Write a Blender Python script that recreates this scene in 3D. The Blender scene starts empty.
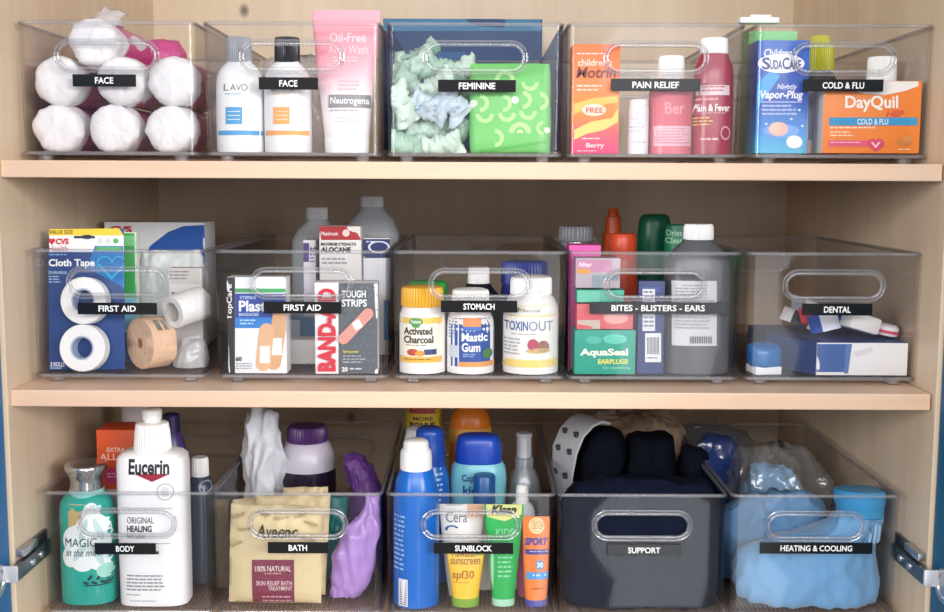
import bpy, bmesh, math, random
from mathutils import Vector, Matrix, Euler, noise
from mathutils.bvhtree import BVHTree

scene = bpy.context.scene
COL = scene.collection
R = math.radians

# ------------------------------------------------------------------ camera
FPX = 1100.0
TH = math.atan(125.0 / FPX)
ROLL = R(0.25)
CT, ST = math.cos(TH), math.sin(TH)
CAMY = -1.0
cam_data = bpy.data.cameras.new('camera')
cam_data.sensor_width = 36.0
cam_data.lens = 36.0 * FPX / 944.0
cam_data.clip_start = 0.02
cam = bpy.data.objects.new('camera', cam_data)
COL.objects.link(cam)
cam.matrix_world = Matrix.Translation((0, CAMY, 0)) @ Matrix.Rotation(R(90) - TH, 4, 'X') @ Matrix.Rotation(ROLL, 4, 'Z')
scene.camera = cam


def at(px, py, Y):
    """point of the depth plane y = Y that is seen at a picture position"""
    dx, dy = px - 472.0, 306.0 - py
    c, s = math.cos(ROLL), math.sin(ROLL)
    u, v = dx * c - dy * s, dx * s + dy * c
    t = v / FPX
    D = Y - CAMY
    z = D * (t * CT - ST) / (CT + t * ST)
    d = D * CT - z * ST
    return Vector((u * d / FPX, Y, z))


# ------------------------------------------------------------------ materials
def lin(h):
    h = h.lstrip('#')
    out = []
    for i in (0, 2, 4):
        c = int(h[i:i + 2], 16) / 255.0
        out.append(c / 12.92 if c <= 0.04045 else ((c + 0.055) / 1.055) ** 2.4)
    return (out[0], out[1], out[2], 1.0)


MATS = {}


def new_mat(name):
    m = bpy.data.materials.new(name)
    m.use_nodes = True
    nt = m.node_tree
    nt.nodes.clear()
    return m, nt, nt.nodes.new('ShaderNodeOutputMaterial')


def mat(hexc, rough=0.45, metal=0.0, bump=0.0, bscale=60.0, var=0.05, spec=0.5, sheen=0.0, trans=0.0):
    key = (hexc, rough, metal, bump, bscale, var, spec, sheen, trans)
    if key in MATS:
        return MATS[key]
    m, nt, out = new_mat('surface_' + hexc.lstrip('#'))
    b = nt.nodes.new('ShaderNodeBsdfPrincipled')
    b.inputs['Roughness'].default_value = rough
    b.inputs['Metallic'].default_value = metal
    b.inputs['Specular IOR Level'].default_value = spec
    if sheen:
        b.inputs['Sheen Weight'].default_value = sheen
    if trans:
        b.inputs['Transmission Weight'].default_value = trans
    tc = nt.nodes.new('ShaderNodeTexCoord')
    n = nt.nodes.new('ShaderNodeTexNoise')
    n.inputs['Scale'].default_value = bscale
    n.inputs['Detail'].default_value = 4.0
    nt.links.new(tc.outputs['Object'], n.inputs['Vector'])
    c = lin(hexc)
    mx = nt.nodes.new('ShaderNodeMix')
    mx.data_type = 'RGBA'
    mx.inputs[6].default_value = tuple(min(1.0, v * (1 + var)) for v in c[:3]) + (1,)
    mx.inputs[7].default_value = tuple(v * (1 - var) for v in c[:3]) + (1,)
    nt.links.new(n.outputs['Fac'], mx.inputs[0])
    nt.links.new(mx.outputs[2], b.inputs['Base Color'])
    if bump:
        bp = nt.nodes.new('ShaderNodeBump')
        bp.inputs['Strength'].default_value = bump
        bp.inputs['Distance'].default_value = 0.002
        nt.links.new(n.outputs['Fac'], bp.inputs['Height'])
        nt.links.new(bp.outputs['Normal'], b.inputs['Normal'])
    nt.links.new(b.outputs['BSDF'], out.inputs['Surface'])
    MATS[key] = m
    return m


def grad_mat(stops, z0, z1, rough=0.4):
    """printed colour blend along the height of a package (local z, metres)"""
    m, nt, out = new_mat('printed_blend')
    b = nt.nodes.new('ShaderNodeBsdfPrincipled')
    b.inputs['Roughness'].default_value = rough
    tc = nt.nodes.new('ShaderNodeTexCoord')
    sp = nt.nodes.new('ShaderNodeSeparateXYZ')
    mr = nt.nodes.new('ShaderNodeMapRange')
    mr.inputs[1].default_value = z0
    mr.inputs[2].default_value = z1
    cr = nt.nodes.new('ShaderNodeValToRGB')
    el = cr.color_ramp.elements
    while len(el) < len(stops):
        el.new(0.5)
    for e, (p, h) in zip(el, stops):
        e.position = p
        e.color = lin(h)
    nt.links.new(tc.outputs['Object'], sp.inputs[0])
    nt.links.new(sp.outputs[2], mr.inputs[0])
    nt.links.new(mr.outputs[0], cr.inputs[0])
    nt.links.new(cr.outputs[0], b.inputs['Base Color'])
    nt.links.new(b.outputs['BSDF'], out.inputs['Surface'])
    return m


def clear_mat(name, tint, edge, refl=0.04, rough=0.02, haze=0.0, gl=0.75, hazecol='#ffffff', bump=0.0, p_edge=3.0):
    """thin clear plastic: see-through face on, darker and more mirror-like at a slant"""
    if name in MATS:
        return MATS[name]
    m, nt, out = new_mat(name)
    lw = nt.nodes.new('ShaderNodeLayerWeight')
    lw.inputs['Blend'].default_value = 0.5
    p3 = nt.nodes.new('ShaderNodeMath'); p3.operation = 'POWER'; p3.inputs[1].default_value = p_edge
    p5 = nt.nodes.new('ShaderNodeMath'); p5.operation = 'POWER'; p5.inputs[1].default_value = 5.0
    nt.links.new(lw.outputs['Facing'], p3.inputs[0])
    nt.links.new(lw.outputs['Facing'], p5.inputs[0])
    mx = nt.nodes.new('ShaderNodeMix'); mx.data_type = 'RGBA'
    mx.inputs[6].default_value = tint + (1,)
    mx.inputs[7].default_value = edge + (1,)
    nt.links.new(p3.outputs[0], mx.inputs[0])
    tr = nt.nodes.new('ShaderNodeBsdfTransparent')
    nt.links.new(mx.outputs[2], tr.inputs['Color'])
    base = tr
    if haze:
        df = nt.nodes.new('ShaderNodeBsdfDiffuse')
        df.inputs['Color'].default_value = lin(hazecol)
        ms0 = nt.nodes.new('ShaderNodeMixShader')
        ms0.inputs[0].default_value = haze
        nt.links.new(tr.outputs[0], ms0.inputs[1])
        nt.links.new(df.outputs[0], ms0.inputs[2])
        base = ms0
    go = nt.nodes.new('ShaderNodeBsdfGlossy')
    go.inputs['Roughness'].default_value = rough
    go.inputs['Color'].default_value = (1, 1, 1, 1)
    ml = nt.nodes.new('ShaderNodeMath'); ml.operation = 'MULTIPLY_ADD'
    ml.inputs[1].default_value = gl
    ml.inputs[2].default_value = refl
    nt.links.new(p5.outputs[0], ml.inputs[0])
    ms = nt.nodes.new('ShaderNodeMixShader')
    nt.links.new(ml.outputs[0], ms.inputs[0])
    nt.links.new(base.outputs[0], ms.inputs[1])
    nt.links.new(go.outputs[0], ms.inputs[2])
    if bump:
        tc = nt.nodes.new('ShaderNodeTexCoord')
        n = nt.nodes.new('ShaderNodeTexNoise')
        n.inputs['Scale'].default_value = 55.0
        bp = nt.nodes.new('ShaderNodeBump')
        bp.inputs['Strength'].default_value = bump
        bp.inputs['Distance'].default_value = 0.004
        nt.links.new(tc.outputs['Object'], n.inputs['Vector'])
        nt.links.new(n.outputs['Fac'], bp.inputs['Height'])
        nt.links.new(bp.outputs['Normal'], go.inputs['Normal'])
    nt.links.new(ms.outputs[0], out.inputs['Surface'])
    MATS[name] = m
    return m


ACRYL = clear_mat('clear_acrylic', (0.99, 0.99, 0.992), (0.36, 0.34, 0.38), refl=0.024, gl=0.6, rough=0.05, p_edge=4.0)
EDGE = clear_mat('acrylic_edge', (0.93, 0.93, 0.94), (0.45, 0.44, 0.47), refl=0.08, rough=0.16, gl=0.35, p_edge=2.0, haze=0.09, hazecol='#f2f2f6')
RIB = clear_mat('ribbed_acrylic', (0.95, 0.95, 0.955), (0.6, 0.58, 0.6), refl=0.02, rough=0.4, gl=0.2)
FILM = clear_mat('clear_film', (0.93, 0.93, 0.95), (0.6, 0.6, 0.65), refl=0.07, rough=0.12, haze=0.08, bump=0.6)
TINTED_FILM = clear_mat('bluish_clear_film', (0.80, 0.86, 0.93), (0.35, 0.42, 0.55), refl=0.07, rough=0.15, haze=0.07, hazecol='#9fb4cc', bump=0.8)
CLEARPL = clear_mat('clear_pet', (0.86, 0.87, 0.90), (0.3, 0.3, 0.34), refl=0.06, rough=0.06, haze=0.12, hazecol='#e8ecf2')
PURPLE_FILM = clear_mat('purple_film', (0.52, 0.30, 0.66), (0.2, 0.08, 0.3), refl=0.08, rough=0.15, haze=0.35, hazecol='#6a3a8c', bump=0.8)


def wood_mat(name, c1, c2, axis, scale=1.0, knots=False):
    m, nt, out = new_mat(name)
    b = nt.nodes.new('ShaderNodeBsdfPrincipled')
    b.inputs['Roughness'].default_value = 0.42
    tc = nt.nodes.new('ShaderNodeTexCoord')
    mp = nt.nodes.new('ShaderNodeMapping')
    s = [26.0 * scale] * 3
    s[axis] = 1.6 * scale
    mp.inputs['Scale'].default_value = s
    n = nt.nodes.new('ShaderNodeTexNoise')
    n.inputs['Scale'].default_value = 2.0
    n.inputs['Detail'].default_value = 6.0
    n.inputs['Roughness'].default_value = 0.62
    n.inputs['Distortion'].default_value = 0.6
    n2 = nt.nodes.new('ShaderNodeTexNoise')
    n2.inputs['Scale'].default_value = 0.35
    cr = nt.nodes.new('ShaderNodeValToRGB')
    cr.color_ramp.elements[0].position = 0.3
    cr.color_ramp.elements[0].color = lin(c1)
    cr.color_ramp.elements[1].position = 0.72
    cr.color_ramp.elements[1].color = lin(c2)
    ad = nt.nodes.new('ShaderNodeMath'); ad.operation = 'ADD'
    hf = nt.nodes.new('ShaderNodeMath'); hf.operation = 'MULTIPLY'; hf.inputs[1].default_value = 0.5
    nt.links.new(tc.outputs['Object'], mp.inputs[0])
    nt.links.new(mp.outputs[0], n.inputs['Vector'])
    nt.links.new(mp.outputs[0], n2.inputs['Vector'])
    nt.links.new(n.outputs['Fac'], ad.inputs[0])
    nt.links.new(n2.outputs['Fac'], ad.inputs[1])
    nt.links.new(ad.outputs[0], hf.inputs[0])
    nt.links.new(hf.outputs[0], cr.inputs[0])
    colout = cr.outputs[0]
    if knots:
        vo = nt.nodes.new('ShaderNodeTexVoronoi')
        vo.inputs['Scale'].default_value = 8.5
        mp2 = nt.nodes.new('ShaderNodeMapping')
        mp2.inputs['Location'].default_value = (0.37, 0.2, 0.11)
        mp2.inputs['Scale'].default_value = (1, 1, 0.75)
        nt.links.new(tc.outputs['Object'], mp2.inputs[0])
        nt.links.new(mp2.outputs[0], vo.inputs['Vector'])
        kr = nt.nodes.new('ShaderNodeValToRGB')
        kr.color_ramp.elements[0].position = 0.03
        kr.color_ramp.elements[0].color = (0.25, 0.25, 0.25, 1)
        kr.color_ramp.elements[1].position = 0.075
        kr.color_ramp.elements[1].color = (1, 1, 1, 1)
        nt.links.new(vo.outputs['Distance'], kr.inputs[0])
        mm = nt.nodes.new('ShaderNodeMix'); mm.data_type = 'RGBA'; mm.blend_type = 'MULTIPLY'
        mm.inputs[0].default_value = 1.0
        nt.links.new(cr.outputs[0], mm.inputs[6])
        nt.links.new(kr.outputs[0], mm.inputs[7])
        colout = mm.outputs[2]
    nt.links.new(colout, b.inputs['Base Color'])
    bp = nt.nodes.new('ShaderNodeBump')
    bp.inputs['Strength'].default_value = 0.08
    bp.inputs['Distance'].default_value = 0.001
    nt.links.new(n.outputs['Fac'], bp.inputs['Height'])
    nt.links.new(bp.outputs['Normal'], b.inputs['Normal'])
    nt.links.new(b.outputs['BSDF'], out.inputs['Surface'])
    return m


# ------------------------------------------------------------------ object helpers
def link_mesh(name, bm, mats, parent=None, smooth=True, angle=35):
    me = bpy.data.meshes.new(name)
    bmesh.ops.recalc_face_normals(bm, faces=bm.faces[:])
    bm.to_mesh(me)
    bm.free()
    if not isinstance(mats, (list, tuple)):
        mats = [mats]
    for m in mats:
        me.materials.append(m)
    if smooth:
        me.polygons.foreach_set('use_smooth', [True] * len(me.polygons))
        me.set_sharp_from_angle(angle=R(angle))
    o = bpy.data.objects.new(name, me)
    COL.objects.link(o)
    if parent:
        o.parent = parent
    return o


def struct(name, bm, m):
    o = link_mesh(name, bm, m, smooth=False)
    o['kind'] = 'structure'
    return o


def add_box(bm, x0, x1, y0, y1, z0, z1, bev=0.0, mi=0):
    vs = [bm.verts.new((x, y, z)) for x in (x0, x1) for y in (y0, y1) for z in (z0, z1)]
    idx = [(0, 1, 3, 2), (4, 6, 7, 5), (0, 4, 5, 1), (2, 3, 7, 6), (0, 2, 6, 4), (1, 5, 7, 3)]
    fs = [bm.faces.new([vs[i] for i in f]) for f in idx]
    for f in fs:
        f.material_index = mi
    if bev:
        es = list({e for f in fs for e in f.edges})
        r = bmesh.ops.bevel(bm, geom=es, offset=bev, segments=2, affect='EDGES', profile=0.6)
        for f in r['faces']:
            f.material_index = mi
    return vs


def spow(v, p):
    return math.copysign(abs(v) ** p, v)


def add_loft(bm, rings, seg=40, cap=True, mi=0, ribs=0, ribd=0.0):
    """rings: (z, xc, yc, a, b, n) superellipse sections joined into one skin"""
    prev = None
    first = last = None
    for (z, xc, yc, a, b, n) in rings:
        row = []
        for k in range(seg):
            t = 2 * math.pi * k / seg
            q = 1.0
            if ribs and (k % 2):
                q = 1.0 - ribd
            row.append(bm.verts.new((xc + a * q * spow(math.cos(t), 2.0 / n), yc + b * q * spow(math.sin(t), 2.0 / n), z)))
        if prev:
            for k in range(seg):
                f = bm.faces.new((prev[k], prev[(k + 1) % seg], row[(k + 1) % seg], row[k]))
                f.material_index = mi
        else:
            first = row
        prev = row
        last = row
    if cap:
        f = bm.faces.new(list(reversed(first))); f.material_index = mi
        f = bm.faces.new(last); f.material_index = mi


def crom(secs, n):
    """smooth in-between sections"""
    out = []
    m = len(secs)
    for i in range(n):
        t = i / (n - 1) * (m - 1)
        k = min(int(t), m - 2)
        f = t - k
        p0, p1, p2, p3 = secs[max(k - 1, 0)], secs[k], secs[k + 1], secs[min(k + 2, m - 1)]
        out.append(tuple(0.5 * (2 * b + (c - a) * f + (2 * a - 5 * b + 4 * c - d) * f * f + (3 * b - a - 3 * c + d) * f ** 3)
                         for a, b, c, d in zip(p0, p1, p2, p3)))
    return out


def rumple(bm, amp, freq, seed, fold=0.0, ffreq=40.0, keep_base=False):
    off = Vector((seed * 3.17, seed * 1.31, seed * 2.3))
    bm.normal_update()
    nv = {v: v.normal.copy() for v in bm.verts}
    zmin = min(v.co.z for v in bm.verts)
    for v in bm.verts:
        p = v.co * freq + off
        d = noise.noise(p) * amp + noise.noise(p * 2.3) * amp * 0.5
        if fold:
            q = Vector((v.co.x * ffreq, v.co.y * ffreq * 0.6, v.co.z * ffreq * 0.4)) + off
            q += noise.noise_vector(q * 0.5) * 0.7
            r1 = 1.0 - abs(noise.noise(q)) * 2.0
            r2 = 1.0 - abs(noise.noise(q * 2.2)) * 2.0
            d += fold * (1.6 * r1 * abs(r1) + 0.8 * r2 * abs(r2))
        v.co += nv[v] * d
        if keep_base and v.co.z < zmin:
            v.co.z = zmin


def add_tube(bm, pts, r, seg=8, closed=False, mi=0):
    n = len(pts)
    rows = []
    for i, p in enumerate(pts):
        p = Vector(p)
        a = Vector(pts[(i - 1) % n] if (closed or i) else pts[i])
        b = Vector(pts[(i + 1) % n] if (closed or i < n - 1) else pts[i])
        t = (b - a).normalized()
        up = Vector((0, 0, 1)) if abs(t.z) < 0.9 else Vector((0, 1, 0))
        s = t.cross(up).normalized()
        w = s.cross(t)
        rows.append([bm.verts.new(p + (s * math.cos(2 * math.pi * k / seg) + w * math.sin(2 * math.pi * k / seg)) * r) for k in range(seg)])
    for i in range(n if closed else n - 1):
        A, B = rows[i], rows[(i + 1) % n]
        for k in range(seg):
            f = bm.faces.new((A[k], A[(k + 1) % seg], B[(k + 1) % seg], B[k]))
            f.material_index = mi
    if not closed:
        bm.faces.new(list(reversed(rows[0]))).material_index = mi
        bm.faces.new(rows[-1]).material_index = mi


TEXTS = {}


def text_geo(s, bold, shear):
    key = (s, bold, shear)
    if key in TEXTS:
        return TEXTS[key]
    cu = bpy.data.curves.new('lettering', 'FONT')
    cu.body = s
    cu.size = 1.0
    cu.offset = bold
    cu.shear = shear
    cu.resolution_u = 3
    ob = bpy.data.objects.new('lettering', cu)
    me = bpy.data.meshes.new_from_object(ob)
    vs = [(v.co.x, v.co.y) for v in me.vertices]
    fs = [tuple(p.vertices) for p in me.polygons]
    bpy.data.objects.remove(ob)
    bpy.data.curves.remove(cu)
    bpy.data.meshes.remove(me)
    x0, x1 = min(v[0] for v in vs), max(v[0] for v in vs)
    y0, y1 = min(v[1] for v in vs), max(v[1] for v in vs)
    vs = [((v[0] - x0) / (x1 - x0), (v[1] - y0) / (y1 - y0)) for v in vs]
    TEXTS[key] = (vs, fs)
    return TEXTS[key]


BIN_AT = {1: [], 2: [], 3: []}


class Thing:
    """a thing standing at (px, base height, depth Y); its parts are children of one Empty"""

    def __init__(self, name, label, cat, px, base, Y, rot=(0, 0, 0), group=None):
        d = (Y - CAMY) * CT - base * ST
        self.Y = Y
        self.o = Vector(((px - 472.0) * d / FPX, Y, base))
        self.k = d / FPX
        self.root = bpy.data.objects.new(name, None)
        self.root.empty_display_size = 0.02
        COL.objects.link(self.root)
        self.root.location = self.o
        self.root.rotation_euler = rot
        self.M = Matrix.Translation(self.o) @ Euler(rot).to_matrix().to_4x4()
        self.Mi = self.M.inverted()
        self.root['label'] = label
        self.root['category'] = cat
        if group:
            self.root['group'] = group
        self.bvh = None
        self.dx = 0.0
        self.dec = {'printed_artwork': [bmesh.new(), [], 0], 'lettering': [bmesh.new(), [], 0]}
        self.layer = 0
        self.bin = None
        row = 1 if abs(base - Z1) < 0.02 or base > -0.05 else (2 if base > -0.25 else 3)
        cs = [c for c in BIN_AT[row] if abs(c - self.o.x) < 0.09]
        if cs:
            c = min(cs, key=lambda v: abs(v - self.o.x))
            self.bin = (c - 0.0779, c + 0.0779, BY + 0.0046, BY + BL - 0.0046, {1: Z1, 2: Z2, 3: Z3}[row] + FZ + 0.0001, {1: Z1, 2: Z2, 3: Z3}[row] + BH + 0.004)

    def keep_in(self, bm):
        """contents press flat against the walls and floor of their bin"""
        if not self.bin:
            return
        x0, x1, y0, y1, z0, zt = self.bin
        for v in bm.verts:
            p = self.M @ v.co
            if p.z < zt:
                q = Vector((min(max(p.x, x0), x1), min(max(p.y, y0), y1), max(p.z, z0)))
                if q != p:
                    v.co = self.Mi @ q

    # -- picture position to the thing's own upright frame
    def L(self, px, py):
        p = at(px, py, self.Y) - self.o
        return p.x, max(p.z, 0.0)

    def part(self, name, bm, m, smooth=True, face=False, angle=35, label=None, parent=None, keep=True):
        if keep:
            self.keep_in(bm)
        if face:
            bmesh.ops.recalc_face_normals(bm, faces=bm.faces[:])
            self.bvh = BVHTree.FromBMesh(bm)
            self.yf = min(v.co.y for v in bm.verts)
        o = link_mesh(name, bm, m, parent or self.root, smooth, angle)
        if label:
            o['label'] = label
        return o

    def box(self, name, m, px0, px1, py0, py1, depth, y0=0.0, bev=0.0008, face=True, side=None, label=None):
        x0, z1 = self.L(px0, py0)
        x1, z0 = self.L(px1, py1)
        bm = bmesh.new()
        add_box(bm, x0, x1, y0, y0 + depth, z0, z1, bev)
        ms = [m]
        if side:
            ms = [m, side]
            bm.normal_update()
            for f in bm.faces:
                if abs(f.normal.x) > 0.8 or f.normal.z > 0.8:
                    f.material_index = 1
        return self.part(name, bm, ms, face=face, label=label)

    def lathe(self, name, m, secs, cx=None, kd=1.0, n=2.0, face=False, seg=40, ribs=0, y=0.0, label=None, angle=35, smoothn=0, kz=1.0):
        """secs: (py, half width in picture units) from the base up"""
        rings = []
        for s in secs:
            x, z = self.L(cx if cx is not None else 0, s[0])
            xc = x if cx is not None else 0.0
            a = max(s[1] * self.k, 1e-5)
            kk = s[2] if len(s) > 2 else kd
            nn = s[3] if len(s) > 3 else n
            rings.append((z, xc, y, a, a * kk, nn))
        if smoothn:
            rings = crom(rings, smoothn)
        bm = bmesh.new()
        add_loft(bm, rings, seg, ribs=ribs, ribd=0.05 if ribs else 0)
        return self.part(name, bm, m, face=face, label=label, angle=angle)

    def soft(self, name, m, secs, n=44, seg=88, amp=0.0015, freq=60, seed=1, fold=0.0, ffreq=60, sq=2.0, face=False, label=None, y=0.0, keep=True, solid=None, parent=None):
        """secs: (py, centre px, half width px, half depth px): a limp body of cloth, film or paper"""
        rings = []
        for s in secs:
            x, z = self.L(s[1], s[0])
            yy = y + (s[4] * self.k if len(s) > 4 else 0.0)
            rings.append((z, x, yy, max(s[2] * self.k, 1e-4), max(s[3] * self.k, 1e-4), sq))
        rings = crom(rings, n)
        rings = [(r[0], r[1], r[2], max(abs(r[3]), 1e-4), max(abs(r[4]), 1e-4), r[5]) for r in rings]
        bm = bmesh.new()
        add_loft(bm, rings, seg)
        rumple(bm, amp, freq, seed, fold, ffreq, keep)
        return self.part(name, bm, m, face=face, label=label, angle=70, parent=parent)

    # -- printing
    def _ray(self, px, py):
        p = at(px + self.dx, py, 0.5)
        c = self.Mi @ Vector((0, CAMY, 0))
        q = self.Mi @ p
        d = q - c
        t = (self.yf - c.y) / d.y
        h = c + d * t
        return h.x, h.z

    def _put(self, x, z, eps):
        hit = self.bvh.ray_cast(Vector((x, -0.5, z)), Vector((0, 1, 0)))
        if hit[0] is None:
            near = self.bvh.find_nearest(Vector((x, self.yf, z)))
            return near[0] + Vector((0, -eps, 0))
        return hit[0] + hit[1].normalized() * eps if hit[1].y < 0 else hit[0] + Vector((0, -eps, 0))

    def _emit(self, kind, pts, faces, col, rough=0.45, metal=0.0):
        bm, cols, _ = self.dec[kind]
        key = (col, rough, metal)
        if key not in cols:
            cols.append(key)
        mi = cols.index(key)
        self.layer += 1
        eps = (0.00022 if kind == 'printed_artwork' else 0.00042) + 0.00003 * self.layer
        vs = [bm.verts.new(self._put(*self._ray(px, py), eps)) for px, py in pts]
        for f in faces:
            try:
                fc = bm.faces.new([vs[i] for i in f])
                fc.material_index = mi
            except ValueError:
                pass

    def rect(self, x0, y0, x1, y1, col, g=None, kind='printed_artwork', metal=0.0, rough=0.45):
        nx = max(1, min(14, int(abs(x1 - x0) / 4)))
        ny = max(1, min(14, int(abs(y1 - y0) / 8)))
        pts = [(x0 + (x1 - x0) * i / nx, y0 + (y1 - y0) * j / ny) for j in range(ny + 1) for i in range(nx + 1)]
        fs = [(j * (nx + 1) + i, j * (nx + 1) + i + 1, (j + 1) * (nx + 1) + i + 1, (j + 1) * (nx + 1) + i) for j in range(ny) for i in range(nx)]
        self._emit(kind, pts, fs, col, rough, metal)

    def ell(self, cx, cy, rx, ry, col, inner=0.0, a0=0, a1=360, rot=0.0):
        N, K = 28, 3
        pts, fs = [], []
        full = (a1 - a0) >= 360
        M = N if full else N + 1
        c, s = math.cos(R(rot)), math.sin(R(rot))
        for j in range(K + 1):
            q = inner + (1 - inner) * j / K
            q = max(q, 0.001)
            for i in range(M):
                t = R(a0 + (a1 - a0) * i / N)
                u, v = rx * q * math.cos(t), -ry * q * math.sin(t)
                pts.append((cx + u * c - v * s, cy + u * s + v * c))
        for j in range(K):
            for i in range(N):
                i2 = (i + 1) % M
                fs.append((j * M + i, j * M + i2, (j + 1) * M + i2, (j + 1) * M + i))
        self._emit('printed_artwork', pts, fs, col)

    def poly(self, pts, col):
        bm = bmesh.new()
        bm.faces.new([bm.verts.new((x, y, 0)) for x, y in pts])
        bmesh.ops.triangulate(bm, faces=bm.faces[:])
        for ax in (0, 1):
            lo, hi = min(p[ax] for p in pts), max(p[ax] for p in pts)
            st = 4.0 if ax == 0 else 10.0
            q = lo + st
            while q < hi:
                no = (1, 0, 0) if ax == 0 else (0, 1, 0)
                co = (q, 0, 0) if ax == 0 else (0, q, 0)
                bmesh.ops.bisect_plane(bm, geom=bm.verts[:] + bm.edges[:] + bm.faces[:], plane_co=co, plane_no=no)
                q += st
        bm.verts.index_update()
        P2 = [(v.co.x, v.co.y) for v in bm.verts]
        F2_ = [tuple(v.index for v in f.verts) for f in bm.faces]
        bm.free()
        self._emit('printed_artwork', P2, F2_, col)

    def cap(self, cx, cy, ln, wd, ang, col):
        c, s = math.cos(R(ang)), math.sin(R(ang))
        pts = []
        h, r = ln / 2 - wd / 2, wd / 2
        for sg in (1, -1):
            for i in range(9):
                t = -math.pi / 2 + math.pi * i / 8
                u, v = sg * (h + r * math.cos(t)), sg * r * math.sin(t)
                pts.append((cx + u * c + v * s, cy - u * s + v * c))
        self.poly(pts, col)

    def text(self, s, x0, y0, x1, y1, col, b=0.0, it=0.0, rot=0, slope=0.0, arch=0.0):
        vs, fs = text_geo(s, b, it)
        pts = []
        for u, v in vs:
            if rot == 90:
                pts.append((x0 + (1 - v) * (x1 - x0), y1 - u * (y1 - y0)))
            else:
                pts.append((x0 + u * (x1 - x0), y1 - v * (y1 - y0) - slope * u - arch * (1 - (2 * u - 1) ** 2)))
        self._emit('lettering', pts, fs, col)

    def lines(self, x0, y0, x1, y1, n, col, seed=0):
        """small print too fine to read"""
        rnd = random.Random(seed + int(x0 * 7 + y0))
        st = (y1 - y0) / n
        for i in range(n):
            x = x0
            e = x1 - rnd.random() * (x1 - x0) * 0.25
            while x < e:
                w = rnd.uniform(2.5, 7)
                self.rect(x, y0 + i * st, min(x + w, e), y0 + i * st + st * 0.42, col)
                x += w + 1.0

    def done(self):
        self.flush()
        return self.root

    def flush(self):
        """close the present block of printing; what follows is another block"""
        for kind, (bm, cols, _) in self.dec.items():
            if bm.faces:
                me = bpy.data.meshes.new(kind)
                bm.to_mesh(me)
                for c, r, mt in cols:
                    me.materials.append(mat(c, r, mt, var=0.02))
                o = bpy.data.objects.new(kind, me)
                COL.objects.link(o)
                o.parent = self.root
            bm.free()
        self.dec = {'printed_artwork': [bmesh.new(), [], 0], 'lettering': [bmesh.new(), [], 0]}


# ------------------------------------------------------------------ the cupboard
Z1, Z2, Z3 = 0.0170, -0.1935, -0.4278           # tops of the three boards
BOARD = 0.0155
INX = 0.4262
BACK = 0.500
wood_edge = wood_mat('maple_edge', '#dbb699', '#eaccb2', 0, 1.2)
wood_side = wood_mat('maple_side', '#cbb499', '#e2cfb6', 2)
wood_back = wood_mat('maple_back', '#d2bea4', '#e6d4bc', 2, 0.8, knots=True)


def slab(name, x0, x1, y0, y1, z0, z1, m, bev=0.001):
    bm = bmesh.new()
    add_box(bm, x0, x1, y0, y1, z0, z1, bev)
    return struct(name, bm, m)


slab('wall_left', -INX - 0.018, -INX, -0.006, BACK, -0.62, 0.42, wood_side)
slab('wall_right', INX, INX + 0.018, -0.006, BACK, -0.62, 0.42, wood_side)
slab('wall_back', -INX - 0.018, INX + 0.018, BACK, BACK + 0.012, -0.62, 0.42, wood_back)
slab('ceiling', -INX - 0.018, INX + 0.018, -0.006, BACK, 0.42, 0.438, wood_side)
slab('trim_1', -INX + 0.0002, INX - 0.0022, 0.0, BACK - 0.0005, Z1 - BOARD, Z1, wood_edge, 0.0012)
slab('trim_2', -INX + 0.0002, INX - 0.0022, 0.0, BACK - 0.0005, Z2 - BOARD, Z2, wood_edge, 0.0012)
slab('floor', -INX + 0.0002, INX - 0.0022, 0.0, BACK - 0.0005, Z3 - BOARD, Z3, wood_edge, 0.0012)

# the two open doors
for side, nm, hexc in ((-1, 'door_1', '#1f6296'), (1, 'door_2', '#0f5578')):
    bm = bmesh.new()
    add_box(bm, 0.0, 0.42, -0.0195, 0.0, -0.60, 0.29, 0.0015)
    # recessed shaker field on the face that looks out
    add_box(bm, 0.06, 0.36, -0.0215, -0.0195, -0.54, 0.23, 0.001)
    o = struct(nm, bm, mat(hexc, 0.4, var=0.06, bscale=14))
    if side > 0:
        o.data.transform(Matrix.Scale(-1, 4, (0, 1, 0)))
        o.data.flip_normals()
    o.location = (side * (INX + 0.0035), -0.0075, 0)
    o.rotation_euler = (0, 0, R(-97) if side < 0 else R(-83))

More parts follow.
